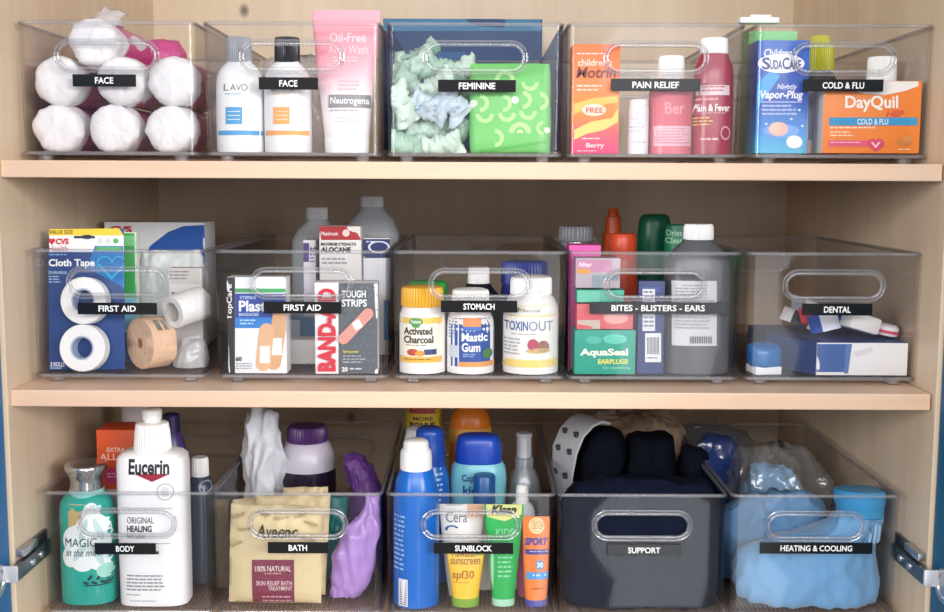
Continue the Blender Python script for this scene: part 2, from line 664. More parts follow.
STEEL = mat('#b9bcc2', 0.28, 0.9, var=0.1)
STEEL_D = mat('#74777c', 0.35, 0.9, var=0.1)
for sd, lab in ((-1, 'steel cabinet hinge on the left side panel beside the lotion bottle'), (1, 'steel cabinet hinge on the right side panel beside the blue ice bag')):
    h = bpy.data.objects.new('cabinet_hinge', None)
    COL.objects.link(h)
    h['label'] = lab
    h['category'] = 'hinge'
    h['group'] = 'cabinet hinges'
    hz = -0.3615
    h.location = (sd * INX, 0.0, hz)
    def sx(a, b):
        return (min(sd * -a, sd * -b), max(sd * -a, sd * -b))
    bm = bmesh.new(); x0, x1 = sx(0.0005, 0.004); add_box(bm, x0, x1, 0.012, 0.064, -0.010, 0.016, 0.001)
    link_mesh('mounting_plate', bm, STEEL_D, h)
    bm = bmesh.new(); x0, x1 = sx(0.004, 0.0088); add_box(bm, x0, x1, -0.018, 0.060, -0.008, 0.007, 0.0015)
    link_mesh('hinge_arm', bm, STEEL_D, h)
    bm = bmesh.new(); x0, x1 = sx(0.0005, 0.0082); add_box(bm, x0, x1, -0.004, 0.030, 0.0095, 0.017, 0.0015)
    link_mesh('release_lever', bm, STEEL, h)
    for q in (0.012, 0.034):
        bm = bmesh.new(); add_loft(bm, [(0, 0, 0, 0.0036, 0.0036, 2), (0.002, 0, 0, 0.0032, 0.0032, 2)], 14)
        s = link_mesh('screw', bm, STEEL, h)
        s.location = (sd * -0.0087, q, -0.0005); s.rotation_euler = (0, R(90) * -sd, 0)
    bm = bmesh.new(); x0, x1 = sx(-0.012, 0.0085); add_box(bm, x0, x1, -0.0215, -0.0185, -0.0085, 0.0072, 0.001)
    link_mesh('front_link', bm, mat('#e4e5ea', 0.25, 0.6), h)
    bm = bmesh.new()
    add_loft(bm, [(0, 0, 0, 0.017, 0.017, 2), (0.0016, 0, 0, 0.0165, 0.0165, 2), (0.0016, 0, 0, 0.012, 0.012, 2), (0.0005, 0, 0, 0.011, 0.011, 2)], 28)
    c = link_mesh('hinge_cup', bm, STEEL, h)
    c.location = (sd * 0.0068, -0.032, -0.004); c.rotation_euler = (0, R(-90) * sd, R(-6) * -sd)

# ------------------------------------------------------------------ the clear bins
BW, BL, BH, FOOT = 0.1635, 0.318, 0.1265, 0.006
BY = 0.035                                       # front of the bins
FZ = FOOT + 0.0028                               # inner floor above the board
TAP = 0.010


def stadium(cx, cz, hw, hh, n=10):
    pts = []
    for sg in (1, -1):
        for i in range(n + 1):
            t = -math.pi / 2 + math.pi * i / n
            pts.append((cx + sg * ((hw - hh) + hh * math.cos(t)), cz + sg * hh * math.sin(t)))
    return pts


def make_bin_meshes():
    out = {}
    w, l, r = BW / 2, BL, 0.007
    z0, z1 = FOOT, BH
    def tap(x, y, z):
        q = 1 - TAP * (1 - (z - z0) / (z1 - z0))
        return (x * q, l / 2 + (y - l / 2) * (1 - (1 - q) * 0.4), z)
    bm = bmesh.new()
    HZ, HW, HH = 0.0965, 0.0452, 0.0115
    # front and back walls with the hand hole
    for yy in (0.0, l):
        outer = [(-w + r, z0), (w - r, z0), (w - r, z1), (-w + r, z1)]
        hole = stadium(0, HZ, HW, HH)
        vo = [bm.verts.new(tap(x, yy, z)) for x, z in outer]
        vh = [bm.verts.new(tap(x, yy, z)) for x, z in hole]
        es = [bm.edges.new((vo[i], vo[(i + 1) % 4])) for i in range(4)]
        es += [bm.edges.new((vh[i], vh[(i + 1) % len(vh)])) for i in range(len(vh))]
        bmesh.ops.triangle_fill(bm, edges=es, use_beauty=True, use_dissolve=False)
    # corners and sides
    def strip(pts):
        prev = None
        for x, y in pts:
            a, b = bm.verts.new(tap(x, y, z0)), bm.verts.new(tap(x, y, z1))
            if prev:
                bm.faces.new((prev[0], a, b, prev[1]))
            prev = (a, b)
    N = 10
    for sg in (1, -1):
        pts = [(sg * (w - r + r * math.sin(math.pi / 2 * i / N)), r - r * math.cos(math.pi / 2 * i / N)) for i in range(N + 1)]
        pts += [(sg * (w - r + r * math.cos(math.pi / 2 * i / N)), l - r + r * math.sin(math.pi / 2 * i / N)) for i in range(N + 1)]
        strip(pts)
    bmesh.ops.remove_doubles(bm, verts=bm.verts[:], dist=1e-6)
    bmesh.ops.recalc_face_normals(bm, faces=bm.faces[:])
    # real wall thickness
    bmesh.ops.solidify(bm, geom=bm.faces[:], thickness=0.0022)
    out['wall'] = (bm, ACRYL)
    # base with ribs
    bm = bmesh.new()
    q = (1 - TAP)
    add_box(bm, -w * q + 0.0025, w * q - 0.0025, 0.004, l - 0.004, FOOT, FOOT + 0.0022, 0.0006)
    x = -w * q + 0.006
    while x < w * q - 0.006:
        add_box(bm, x, x + 0.0016, 0.008, l - 0.008, FOOT + 0.0021, FOOT + 0.0027)
        x += 0.0044
    out['base'] = (bm, RIB)
    # rim
    def loop(z, grow):
        pts = []
        for (cx, cy, a0) in ((w - r, r, -90), (w - r, l - r, 0), (-w + r, l - r, 90), (-w + r, r, 180)):
            for i in range(6):
                t = R(a0 + 90 * i / 5)
                px_, py_ = cx + (r + grow) * math.cos(t), cy + (r + grow) * math.sin(t)
                pts.append(tap(px_, py_, z))
        return pts
    bm = bmesh.new()
    add_tube(bm, loop(z1, -0.0008), 0.0018, 8, True)
    out['rim'] = (bm, EDGE)
    bm = bmesh.new()
    add_tube(bm, loop(z0 + 0.0012, -0.0008), 0.0018, 8, True)
    out['bottom_edge'] = (bm, EDGE)
    for nm, yy in (('front_handle', 0.0008), ('back_handle', l - 0.0008)):
        bm = bmesh.new()
        pts = [tap(x_, yy, z_) for x_, z_ in stadium(0, HZ, HW, HH, 12)]
        add_tube(bm, pts, 0.0019, 10, True)
        pts = [tap(x_, yy, z_) for x_, z_ in stadium(0, HZ, HW + 0.0032, HH + 0.0032, 12)]
        add_tube(bm, pts, 0.0010, 8, True)
        out[nm] = (bm, EDGE)
    bm = bmesh.new()
    add_loft(bm, [(0, 0, 0, 0.0055, 0.0055, 5), (FOOT, 0, 0, 0.0065, 0.0065, 5)], 20)
    out['foot'] = (bm, EDGE)
    return out


bin_src = {}
for nm, (bm, m) in make_bin_meshes().items():
    me = bpy.data.meshes.new(nm)
    bmesh.ops.recalc_face_normals(bm, faces=bm.faces[:])
    bm.to_mesh(me); bm.free()
    me.materials.append(m)
    me.polygons.foreach_set('use_smooth', [True] * len(me.polygons))
    me.set_sharp_from_angle(angle=R(10 if nm == 'wall' else 40))
    bin_src[nm] = me
TAPE = mat('#111216', 0.10, var=0.1)


def make_bin(x, z, label, text, tw, ty):
    """tw: tape width in m, ty: tape centre height above the board"""
    e = bpy.data.objects.new('storage_bin', None)
    COL.objects.link(e)
    e.location = (x, BY, z)
    e['label'] = label
    e['category'] = 'storage bin'
    e['group'] = 'clear storage bins on the shelves'
    for nm, me in bin_src.items():
        if nm == 'foot':
            for fx in (-0.064, 0.064):
                for fy in (0.014, BL - 0.014):
                    o = bpy.data.objects.new('foot', me)
                    COL.objects.link(o); o.parent = e; o.location = (fx, fy, 0)
        else:
            o = bpy.data.objects.new(nm, me)
            COL.objects.link(o); o.parent = e
    xo = tw[1] if isinstance(tw, tuple) else 0.0
    wd = tw[0] if isinstance(tw, tuple) else tw
    th = 0.0112
    yf = 0.0008 + 0.0060 * 0 
    # front wall leans a hair; tape sits on it
    q = 1 - TAP * (1 - (ty - FOOT) / (BH - FOOT))
    yw = BL / 2 + (0 - BL / 2) * (1 - (1 - q) * 0.4)
    bm = bmesh.new()
    add_box(bm, xo - wd / 2, xo + wd / 2, yw - 0.0012, yw - 0.0001, ty - th / 2, ty + th / 2, 0.0003)
    t = link_mesh('label_tape', bm, TAPE, e, smooth=False)
    t['label'] = 'black label tape reading ' + text
    vs, fs = text_geo(text, 0.02, 0.0)
    bm = bmesh.new()
    hh = 0.0059
    ww = 0.0068 * (0.62 if z > -0.3 else 0.66) * len(text) * (0.93 if len(text) > 8 else 1.0)
    if '&' in text or '-' in text:
        ww *= 0.98
    V = [bm.verts.new((xo - ww / 2 + u * ww, yw - 0.0014, ty - hh / 2 + v * hh)) for u, v in vs]
    for f in fs:
        bm.faces.new([V[i] for i in f])
    link_mesh('lettering', bm, mat('#f4f4f2', 0.4, var=0.01), t, smooth=False)
    return e


F1, F2, F3 = Z1 + FZ, Z2 + FZ, Z3 + FZ
k1, k2, k3 = 1.0125 / 1100, 1.0358 / 1100, 1.0624 / 1100
BINS = [
    # row, centre px, label, text, tape px extents, tape py
    (1, 104, 'clear bin labelled FACE packed with white cotton sleeves, left end of top shelf', 'FACE', (73, 136), 80.5),
    (1, 290, 'clear bin labelled FACE holding two white lotion bottles and a pink tube', 'FACE', (259, 318), 83.5),
    (1, 474, 'clear bin labelled FEMININE holding mint wrappers and a green pack', 'FEMININE', (438, 516), 86),
    (1, 656, 'clear bin labelled PAIN RELIEF holding an orange box and red bottles', 'PAIN RELIEF', (611, 700), 85),
    (1, 844.5, 'clear bin labelled COLD & FLU at the right end of the top shelf', 'COLD & FLU', (803, 883), 85.5),
    (2, 116, 'clear bin labelled FIRST AID holding tape rolls, left end of middle shelf', 'FIRST AID', (78, 157), 308.5),
    (2, 300.5, 'clear bin labelled FIRST AID holding two bandage boxes', 'FIRST AID', (264, 341), 307.5),
    (2, 480, 'clear bin labelled STOMACH holding three white supplement bottles', 'STOMACH', (441, 517), 306.5),
    (2, 656, 'clear bin labelled BITES - BLISTERS - EARS with long tape', 'BITES - BLISTERS - EARS', (590, 726), 308),
    (2, 835.5, 'clear half empty bin labelled DENTAL at the right end of the middle shelf', 'DENTAL', (802, 872), 309.5),
    (3, 126.2, 'clear bin labelled BODY at the left end of the bottom shelf', 'BODY', (95, 156), 548.5),
    (3, 298, 'clear bin labelled BATH holding tan bath treatment packets', 'BATH', (268, 328), 547.5),
    (3, 472, 'clear bin labelled SUNBLOCK holding sunscreen tubes and spray cans', 'SUNBLOCK', (434, 513), 548),
    (3, 644, 'clear bin labelled SUPPORT stuffed with dark navy braces', 'SUPPORT', (607, 681), 550),
    (3, 817.5, 'clear bin labelled HEATING & COOLING holding a light blue ice bag', 'HEATING & COOLING', (760, 872), 548),
]
for row, cx, lab, txt, (t0, t1), ty in BINS:
    zb, kk = {1: (Z1, k1), 2: (Z2, k2), 3: (Z3, k3)}[row]
    x = (cx - 472) * kk
    pm = at((t0 + t1) / 2, ty, BY)
    wd = (t1 - t0) * kk * 1.01
    BIN_AT[row].append(x)
    make_bin(x, zb, lab, txt, (wd, pm.x - x), pm.z - zb)

# ================================================================== TOP SHELF
YF = 0.0425                     # just behind the front walls
WHITE = mat('#f3f2f0', 0.4, var=0.02)
COTTON = mat('#e9e6e8', 0.9, bump=1.0, bscale=85, var=0.04)

# ---- bin 1: sleeves of cotton rounds
SLEEVES = [
    (55, 128.6, 0, 'white cotton round sleeve at the bottom left, resting in the left corner of its bin'),
    (111.5, 128.6, 0, 'white cotton round sleeve in the middle of the bottom row, angled to the right'),
    (168, 128.6, 0, 'white cotton round sleeve at the bottom right of the FACE bin'),
    (55, 80.2, 0, 'white cotton round sleeve at the left of the middle row'),
    (119, 80.2, 0, 'white cotton round sleeve directly behind the FACE tape in the left bin'),
    (170, 80.2, 0, 'white cotton round sleeve at the right of the middle row against the clear wall'),
    (91, 41.0, 0, 'topmost white cotton round sleeve with tied plastic end, above the FACE tape'),
]
for i, (px, py, yaw, lab) in enumerate(SLEEVES):
    c = at(px, py, YF + 0.004)
    T = Thing('cotton_sleeve', lab, 'cotton rounds', px, c.z, YF + 0.004, (0, 0, R(yaw)), 'sleeves of cotton rounds')
    T.root.location.x = c.x
    r = 24.2 * T.k
    def cyl(prof, seed, amp, seg=36):
        bm = bmesh.new()
        add_loft(bm, [(y, 0, 0, q, q, 2.0) for y, q in prof], seg)
        bmesh.ops.rotate(bm, verts=bm.verts, cent=(0, 0, 0), matrix=Matrix.Rotation(R(-90), 3, 'X'))
        rumple(bm, amp, 60, seed, 0.0011 if amp > 0.001 else 0, 70)
        return bm
    T.part('cotton_stack', cyl([(-0.0012, r * .02), (-0.001, r * .3), (-0.0006, r * .55), (0.0006, r * .78), (0.003, r * .9), (0.009, r * .965)] +
                               [(0.015 + 0.006 * j, r * .965) for j in range(4)] + [(0.036, r * .9), (0.08, r * .9), (0.124, r * .85)], i + 1, 0.0016, 44), COTTON, angle=60)
    bm = cyl([(0.028 + 0.0115 * j, r * (.985 - 0.004 * (j % 2))) for j in range(9)], i + 20, 0.0006)
    T.part('pink_wrapper', bm, mat('#cf4f92', 0.35, var=0.15, bump=0.4), angle=60, label='bright pink printed wrapper band')
    if i in (4, 6):
        bm = bmesh.new()
        z = r * .6 if i == 6 else 0
        add_loft(bm, [(r * .90, -0.002, 0.045, .017, .016, 2), (r * 1.06, 0.0, 0.045, .013, .012, 2), (r * 1.22, 0.002, 0.045, .011, .008, 2), (r * 1.38, 0.006, 0.045, .013, .004, 2), (r * 1.52 if i == 6 else r*1.4, 0.006, 0.045, .007, .002, 2)], 30)
        if i == 6:
            rumple(bm, 0.0022, 120, 5, 0.002, 140)
            T.part('tied_film_end', bm, clear_mat('milky_film', (0.9, 0.9, 0.92), (0.6, 0.6, 0.62), haze=0.35, rough=0.2), angle=70)
        else:
            bm.free()
    T.done()
T = Thing('cotton_sleeve', 'pink wrapped cotton sleeve lying at the back right, behind the stacked white ends', 'cotton rounds', 160, at(160, 80, 0.20).z, 0.20, group='sleeves of cotton rounds')
T.soft('pink_wrapper', mat('#c94a8c', 0.35, var=0.2, bump=0.5), [(78, 158, 20, 15), (68, 160, 25, 18), (55, 162, 24, 18), (46, 163, 18, 12), (41, 164, 10, 5)], amp=0.002, seed=4, fold=0.001)
T.done()

# ---- bin 2: lotions and pink tube
def lavo(px, hexc, lab, capm):
    T = Thing('lotion_bottle', lab, 'bottle', px, F1, YF + 0.0235, group='white lotion bottles')
    T.lathe('bottle_body', mat('#efeff1', 0.35, var=0.01), [(153.6, 21.2), (152.2, 22.6), (149, 23.3), (120, 23.4), (92, 23.2), (82, 22.6), (74, 21.4), (68, 18.2), (64, 14.6), (62, 12.4), (60, 12.0)], kd=0.92, n=2.2, face=True)
    T.lathe('screw_cap', capm, [(62, 12.2), (61.5, 12.6), (38, 12.3), (36.5, 11.4)], seg=80, ribs=1)
    c0 = '#6f6f74'
    T.text('L', px - 17, 84, px - 12, 90.5, c0)
    T.text('A', px - 10.5, 84, px - 4.5, 90.5, c0)
    T.text('V', px - 4.5, 84, px + 0.5, 90.5, c0)
    T.text('O', px - 0.5 + 1, 83.8, px + 6.5, 90.7, c0)
    T.lines(px - 16, 93, px + 5, 96.5, 1, '#a9c6d6' if hexc != '#f0a965' else '#eccaa8')
    T.rect(px - 15, 107, px + 1.5, 124, hexc)
    for q in range(3):
        T.rect(px - 13, 111 + q * 4, px - 0.5, 111.8 + q * 4, '#dfeaf2' if hexc != '#f0a965' else '#f7dcc0')
    T.rect(px - 23.3, 130.5, px + 23.3, 135.0, hexc)
    return T.done()
lavo(240.5, '#4f9fd2', 'white lotion bottle with blue square and stripe and grey cap, left in its bin', mat('#9a9ba1', 0.35))
lavo(288, '#f0a965', 'white lotion bottle with orange square and stripe and black cap', mat('#2a2b33', 0.3))

T = Thing('face_wash_tube', 'tall pink squeeze tube of face wash standing on its white cap', 'tube', 346.5, F1, YF + 0.022)
zt = at(347, 9, YF + 0.022).z - F1
T.lathe('squeeze_tube', grad_mat([(0.0, '#f6eef0'), (0.30, '#f7e9ec'), (0.46, '#f6bcc6'), (0.62, '#f4a0ae'), (1.0, '#f29aa9')], 0.018, zt),
        [(136, 22.2, .8), (125, 23.2, .78), (110, 24.6, .72), (85, 27.4, .56), (60, 30.0, .38), (40, 31.7, .22), (24, 32.8, .09), (18, 33.2, .035), (9, 33.9, .03)], n=2.2, face=True)
T.lathe('flip_cap', mat('#f1f1f3', 0.35), [(153.6, 20.8), (152.5, 21.8), (137, 22.4), (136, 21.8)], kd=0.8, n=2.2)
T.text('Oil-Free', 328, 31, 365, 41, '#f9d3da', b=.02)
T.text('Acne Wash', 327, 44, 367, 53, '#f9d3da', b=.01)
T.lines(333, 56, 364, 63, 2, '#f8d0d7')
T.lines(338, 80, 360, 92, 3, '#f6b4c0')
T.rect(328.5, 94.5, 369.5, 107.5, '#8d8c92')
T.text('Neutrogena', 330.5, 97, 367.5, 106.0, '#ffffff', b=.01)
T.lines(330, 109.5, 366, 113, 1, '#b9b2b6')
T.lines(336, 117, 362, 124, 2, '#ddd0d4')
T.done()

T = Thing('plastic_bag', 'crumpled clear plastic bag of cotton squeezed behind the orange striped bottle and pink tube', 'bag', 303, F1, 0.125)
T.soft('clear_film', clear_mat('milky_film', (0.9, 0.9, 0.92), (0.6, 0.6, 0.62), haze=0.35, rough=0.2), [(153, 303, 26, 22), (130, 304, 34, 28), (95, 304, 34, 26), (72, 302, 38, 18), (62, 300, 34, 9), (58, 300, 24, 2)], amp=0.004, freq=45, seed=9, fold=0.002)
T.done()

# ---- bin 3: feminine products
def wrapper(px, py, Y, ln, wd, rot, seed, lab, hexc='#cfe3d6', dots=False):
    c = at(px, py, Y)
    T = Thing('wrapped_pad', lab, 'sanitary product', px, c.z, Y, rot, 'individually wrapped sanitary products')
    T.root.location.x = c.x
    k = T.k
    rings = []
    rnd = random.Random(seed)
    N = 18
    for i in range(N + 1):
        u = i / N
        s = math.sin(math.pi * u)
        a = wd * k * (0.42 + 0.24 * abs(2 * u - 1) ** 2.5)
        b = max(wd * k * 0.26 * s ** 0.55, 0.0007)
        if i in (0, N):
            b = 0.0004
        rings.append(((u - .5) * ln * k, rnd.uniform(-.0006, .0006), rnd.uniform(-.0008, .0008), a, b, 2.0))
    bm = bmesh.new()
    add_loft(bm, rings, 28)
    bmesh.ops.rotate(bm, verts=bm.verts, cent=(0, 0, 0), matrix=Matrix.Rotation(R(90), 3, 'Y'))
    rumple(bm, 0.0016, 120, seed, 0.0020, 150)
    T.part('wrapper', bm, mat(hexc, 0.38, bump=0.35, bscale=90, var=0.08), angle=60)
    T.yf = 0
    if dots:
        bm2 = bmesh.new()
        for j in range(7):
            x, z = rnd.uniform(-.3, .3) * ln * k, rnd.uniform(-.25, .25) * wd * k
            add_loft(bm2, [(-0.0001, x, z, .0011, .0011, 2), (0.0002, x, z, .0011, .0011, 2)], 10)
        bmesh.ops.rotate(bm2, verts=bm2.verts, cent=(0, 0, 0), matrix=Matrix.Rotation(R(90), 3, 'X'))
        bmesh.ops.translate(bm2, verts=bm2.verts, vec=(0, -wd * k * 0.37, 0))
        T.part('printed_dots', bm2, mat('#7fa6c8', 0.4))
    T.done()
WR = [  # px, py, Y, length, width, (tilt x, roll y, yaw z), seed
    (405, 145, 0.054, 40, 22, (0, R(8), R(10)), 'mint wrapped pad lying flat at the bottom left corner of its bin'),
    (441, 146, 0.054, 42, 20, (R(15), R(-10), R(-8)), 'mint wrapped pad lying at the bottom against the green pack'),
    (404, 125, 0.070, 36, 22, (R(20), R(38), R(0)), 'mint wrapped pad at the left wall, second from the bottom'),
    (430, 128, 0.070, 46, 22, (R(-10), R(-16), R(15)), 'mint wrapped pad with dark fold in the middle near the bottom'),
    (452, 122, 0.068, 36, 20, (R(10), R(30), R(-10)), 'mint wrapped pad low at the right edge of the pile beside the green pack'),
    (402, 104, 0.053, 40, 20, (R(0), R(62), R(10)), 'mint wrapped pad leaning upright against the left wall'),
    (428, 107, 0.054, 38, 22, (R(10), R(20), R(-15)), 'white wrapped pad with small blue print left of the pile centre', ),
    (453, 104, 0.053, 31, 22, (R(5), R(50), R(0)), 'white wrapped pad with small blue print touching the green pack'),
    (412, 88, 0.070, 44, 20, (R(10), R(48), R(-10)), 'mint wrapped pad slanting down behind the left end of the handle'),
    (436, 88, 0.070, 40, 20, (R(0), R(-30), R(10)), 'mint wrapped pad below the handle left of the FEMININE tape'),
    (458, 86, 0.084, 36, 20, (R(20), R(15), R(0)), 'mint wrapped pad behind the FEMININE tape'),
    (415, 67, 0.084, 42, 18, (R(10), R(-28), R(0)), 'mint wrapped pad on top left with an upturned end'),
    (440, 70, 0.086, 36, 20, (R(5), R(12), R(8)), 'mint wrapped pad in the top layer seen through the handle'),
    (460, 70, 0.086, 33, 18, (R(0), R(-20), R(0)), 'mint wrapped pad in the top layer nearest the green pack'),
    (421, 54, 0.098, 36, 14, (R(20), R(-36), R(5)), 'mint wrapped pad poking highest out of the pile like a pointed flap'),
    (398, 70, 0.098, 31, 18, (R(5), R(70), R(0)), 'mint wrapped pad standing in the upper left corner of the FEMININE bin'),
]
for i, q in enumerate(WR):
    blue = i in (6, 7)
    wrapper(q[0], q[1], q[2], q[3], q[4], q[5], 30 + i, q[6], '#c3d2de' if blue else ['#a5c4b4', '#c8dcd0', '#94b6a6', '#bad3c5'][i % 4], blue)

T = Thing('pad_pack', 'bright green soft pack with pale half ring pattern standing right in its bin', 'pack', 511.5, F1, YF + 0.016)
T.soft('soft_pack', mat('#76ca72', 0.4, bump=0.25, bscale=40, var=0.06), [(154, 510, 39, 8), (150, 510, 40, 13), (130, 510, 40.5, 14), (100, 510, 40.5, 14), (78, 510, 40, 11), (68, 510, 39.5, 5), (63.5, 510, 39, 1.0)], amp=0.0006, freq=50, seed=2, sq=3.4, face=True)
PALE = '#b9ee9a'
for (cx, cy, r0, r1, a0, a1) in [(480, 103, 9, 4, -90, 90), (503, 103, 9, 4, -90, 90), (523, 100, 9, 4, -90, 90), (540, 101, 9, 4, -90, 90), (485, 114, 9, 4, 180, 360), (507, 113, 9, 4, 180, 360),
                                 (528, 111, 9, 4, 180, 360), (495, 138, 9, 4, -90, 90), (520, 133, 11, 5, 0, 180), (505, 80, 10, 5, 0, 180), (480, 83, 9, 4, 180, 360), (530, 82, 9, 4, 180, 360), (543, 128, 7, 3, 90, 270)]:
    T.ell(cx, cy, r0, r0, PALE, inner=0.55, a0=a0, a1=a1)
for cx, cy, rr in ((474, 103, 3.6), (515, 100, 3.6), (547, 130, 3)):
    T.ell(cx, cy, rr, rr, '#eafce0')
T.ell(520, 133, 3.5, 3.5, '#d2e7b0', a0=0, a1=180)
T.poly([(480, 150), (548, 140), (547, 143), (486, 152)], '#5dbb58')
T.done()

T = Thing('liner_box', 'wide teal and navy box standing on the shelf behind the FEMININE bin', 'box', 462, Z1 + 0.0002, 0.362)
T.bin = None
T.box('carton', mat('#123e74', 0.5, var=0.05), 383, 541, 18.5, 150, 0.065, face=True, side=mat('#17719c', 0.5))
T.rect(383.3, 19, 540.7, 31, '#14709c')
T.rect(385, 52, 466, 84, '#1a5590')
T.done()

# ---- bin 4: pain relief
T = Thing('medicine_box', 'tall orange children\'s medicine box at the left of the PAIN RELIEF bin', 'medicine box', 596, F1, YF)
zt = at(596, 44, YF).z - F1
T.box('carton', grad_mat([(0, '#ea4f86'), (0.2, '#ee6a72'), (0.36, '#f98f3e'), (1, '#f9702c')], 0, zt), 573.5, 618.5, 44, 154, 0.036, face=True)
T.poly([(574, 130), (590, 122), (612, 118), (618, 108), (618, 122), (604, 130), (586, 134), (574, 140)], '#fbd27a')
T.poly([(574, 104), (594, 98), (618, 96), (618, 102), (596, 106), (574, 114)], '#fcc35c')
T.ell(594, 110, 12, 6, '#f7ddd0')
T.text('FREE', 586, 107.5, 603, 113, '#d85a30', b=.02)
T.lines(577, 53, 614, 56, 1, '#fde0cf')
T.text("children's", 578, 59, 612, 66, '#fbe9df', b=.01)
T.text('Motrin', 576, 67, 616, 78, '#7f2c2c', b=.02, it=.2)
T.lines(577, 85, 606, 93, 2, '#fbd9c8')
T.text('Berry', 586, 143, 604, 149, '#fce3ea', b=.02)
T.lines(582, 138, 606, 140.5, 1, '#fce3ea')
T.lines(577, 150.5, 600, 152.5, 1, '#fad2de')
T.done()

T = Thing('small_tube', 'small white plastic tube standing beside the orange box', 'tube', 637, F1, YF + 0.011)
T.lathe('tube_body', mat('#eceaf0', 0.35), [(154, 9.6), (152, 10.2), (110, 10.2), (104, 10.0), (103, 9.2)], face=True)
T.lathe('tube_cap', WHITE, [(103, 9.5), (98.5, 9.5), (97, 8.6)])
T.lines(630, 114, 644, 134, 5, '#c3c2d4')
T.rect(629, 141, 645, 143, '#c9cadb')
T.done()

def red_bottle(px, hw, secs, capsecs, lab, Yc, h1='#c75064', h2='#e07a86'):
    T = Thing('medicine_bottle', lab, 'medicine bottle', px, F1, Yc, group='bottles of red syrup')
    T.lathe('bottle_body', mat(h1, 0.25, var=0.05), secs, kd=0.85, n=2.3, face=True)
    T.lathe('screw_cap', WHITE, capsecs, seg=80, ribs=1)
    return T
T = red_bottle(668.5, 22, [(154, 20), (152, 21.5), (120, 21.5), (88, 21.3), (80, 18.6), (77, 14), (75, 12)], [(77.5, 12.6), (77, 13.2), (56, 12.8), (53.5, 11.8)],
               'shorter pale pink medicine bottle with white cap behind the PAIN RELIEF tape', YF + 0.02, '#d86a78')
T.rect(653, 92, 690, 124, '#d4606f')
T.text('Ber', 665, 102, 685, 114, '#eb97a2', b=.02)
T.rect(651, 126, 692, 146, '#e8bcc8')
T.lines(653, 128, 690, 145, 6, '#d77f92')
T.done()
T = red_bottle(710.5, 21, [(154, 19), (152, 19.8), (110, 19.8), (76, 19.5), (66, 19), (56, 15.4), (50, 13)], [(51.5, 13.0), (51, 13.6), (38, 13.3), (35.5, 12.2)],
               'taller red pain and fever syrup bottle with white cap against the right wall', YF + 0.019, '#a8324a')
T.rect(694, 85, 730, 95, '#e9d3d6')
T.lines(697, 86, 728, 93, 2, '#c0566a')
T.lines(698, 98, 719, 103, 1, '#e6a0aa')
T.text('Pain & Fever', 696, 104, 730, 111.5, '#fbeef0', b=.03)
T.lines(696, 112.5, 728, 114.5, 1, '#e6b0b8')
T.lines(696, 117, 713, 127, 3, '#e6c060')
T.lines(695, 138, 719, 143, 1, '#e7bcc4')
T.ell(725, 133, 5, 7, '#d9a3b0', inner=.75)
T.done()

# ---- bin 5: cold and flu
T = Thing('medicine_box', 'tall blue vapor plug box with cyan base at the left of its bin', 'medicine box', 781, F1, YF)
zt = at(781, 40, YF).z - F1
T.box('carton', grad_mat([(0, '#58c4ea'), (0.22, '#3f8fdc'), (0.5, '#2a50b4'), (1, '#3a6cc4')], 0, zt), 757.5, 806, 40, 153.5, 0.038, face=True)
T.poly([(756, 84), (772, 70), (780, 76), (766, 96), (756, 110)], '#46a8e4')
T.text("Children's", 764, 48.5, 797, 57, '#eef0fb', b=.02, it=.2)
T.ell(781, 63.5, 23.5, 9.6, '#f2f3fb')
T.text('S', 762, 57.5, 770, 69.5, '#27357e', b=.02)
T.text('UDA', 770, 60, 782, 69.5, '#27357e', b=.02)
T.text('C', 782.3, 57.5, 789, 69.5, '#27357e', b=.02)
T.text('ARE', 789, 60, 801, 69.5, '#27357e', b=.02)
T.text('Nightly', 777, 84, 797, 91, '#e8eafb', b=.02, it=.2)
T.text('Vapor-Plug', 760, 90.5, 803, 101, '#eef0fc', b=.03, it=.2)
T.rect(761, 101.5, 802, 102.6, '#b8c2ee')
T.lines(762, 105, 800, 117, 3, '#b9c5ee')
T.ell(781, 131, 18, 7, '#6ca3e6')
T.ell(778, 129, 10, 7, '#eab6a4')
T.ell(775, 128, 5, 5, '#f3c4b2')
T.ell(794, 142, 8, 6.5, '#f1f1f7')
for sx_, sy_ in ((791, 119), (802, 126), (766, 124), (799, 110)):
    T.ell(sx_, sy_, 1.2, 1.2, '#dfe6fa')
T.done()

T = Thing('medicine_box', 'green topped box with torn white flap sticking up behind the blue vapor box', 'medicine box', 771, F1, 0.085)
T.box('carton', mat('#7fcf86', 0.5), 749, 793, 31, 153.5, 0.03)
bm = bmesh.new()
x0, z0 = T.L(741, 26); x1, z1 = T.L(781, 20)
add_box(bm, x0, x1, 0.004, 0.018, z0 + 0.0035, z1 + 0.0035, 0.0015)
add_box(bm, x0 + 0.010, x1 - 0.008, 0.004, 0.018, z1 + 0.0030, z1 + 0.0058, 0.0012)
T.part('white_flap', bm, WHITE, label='white flap')
T.done()

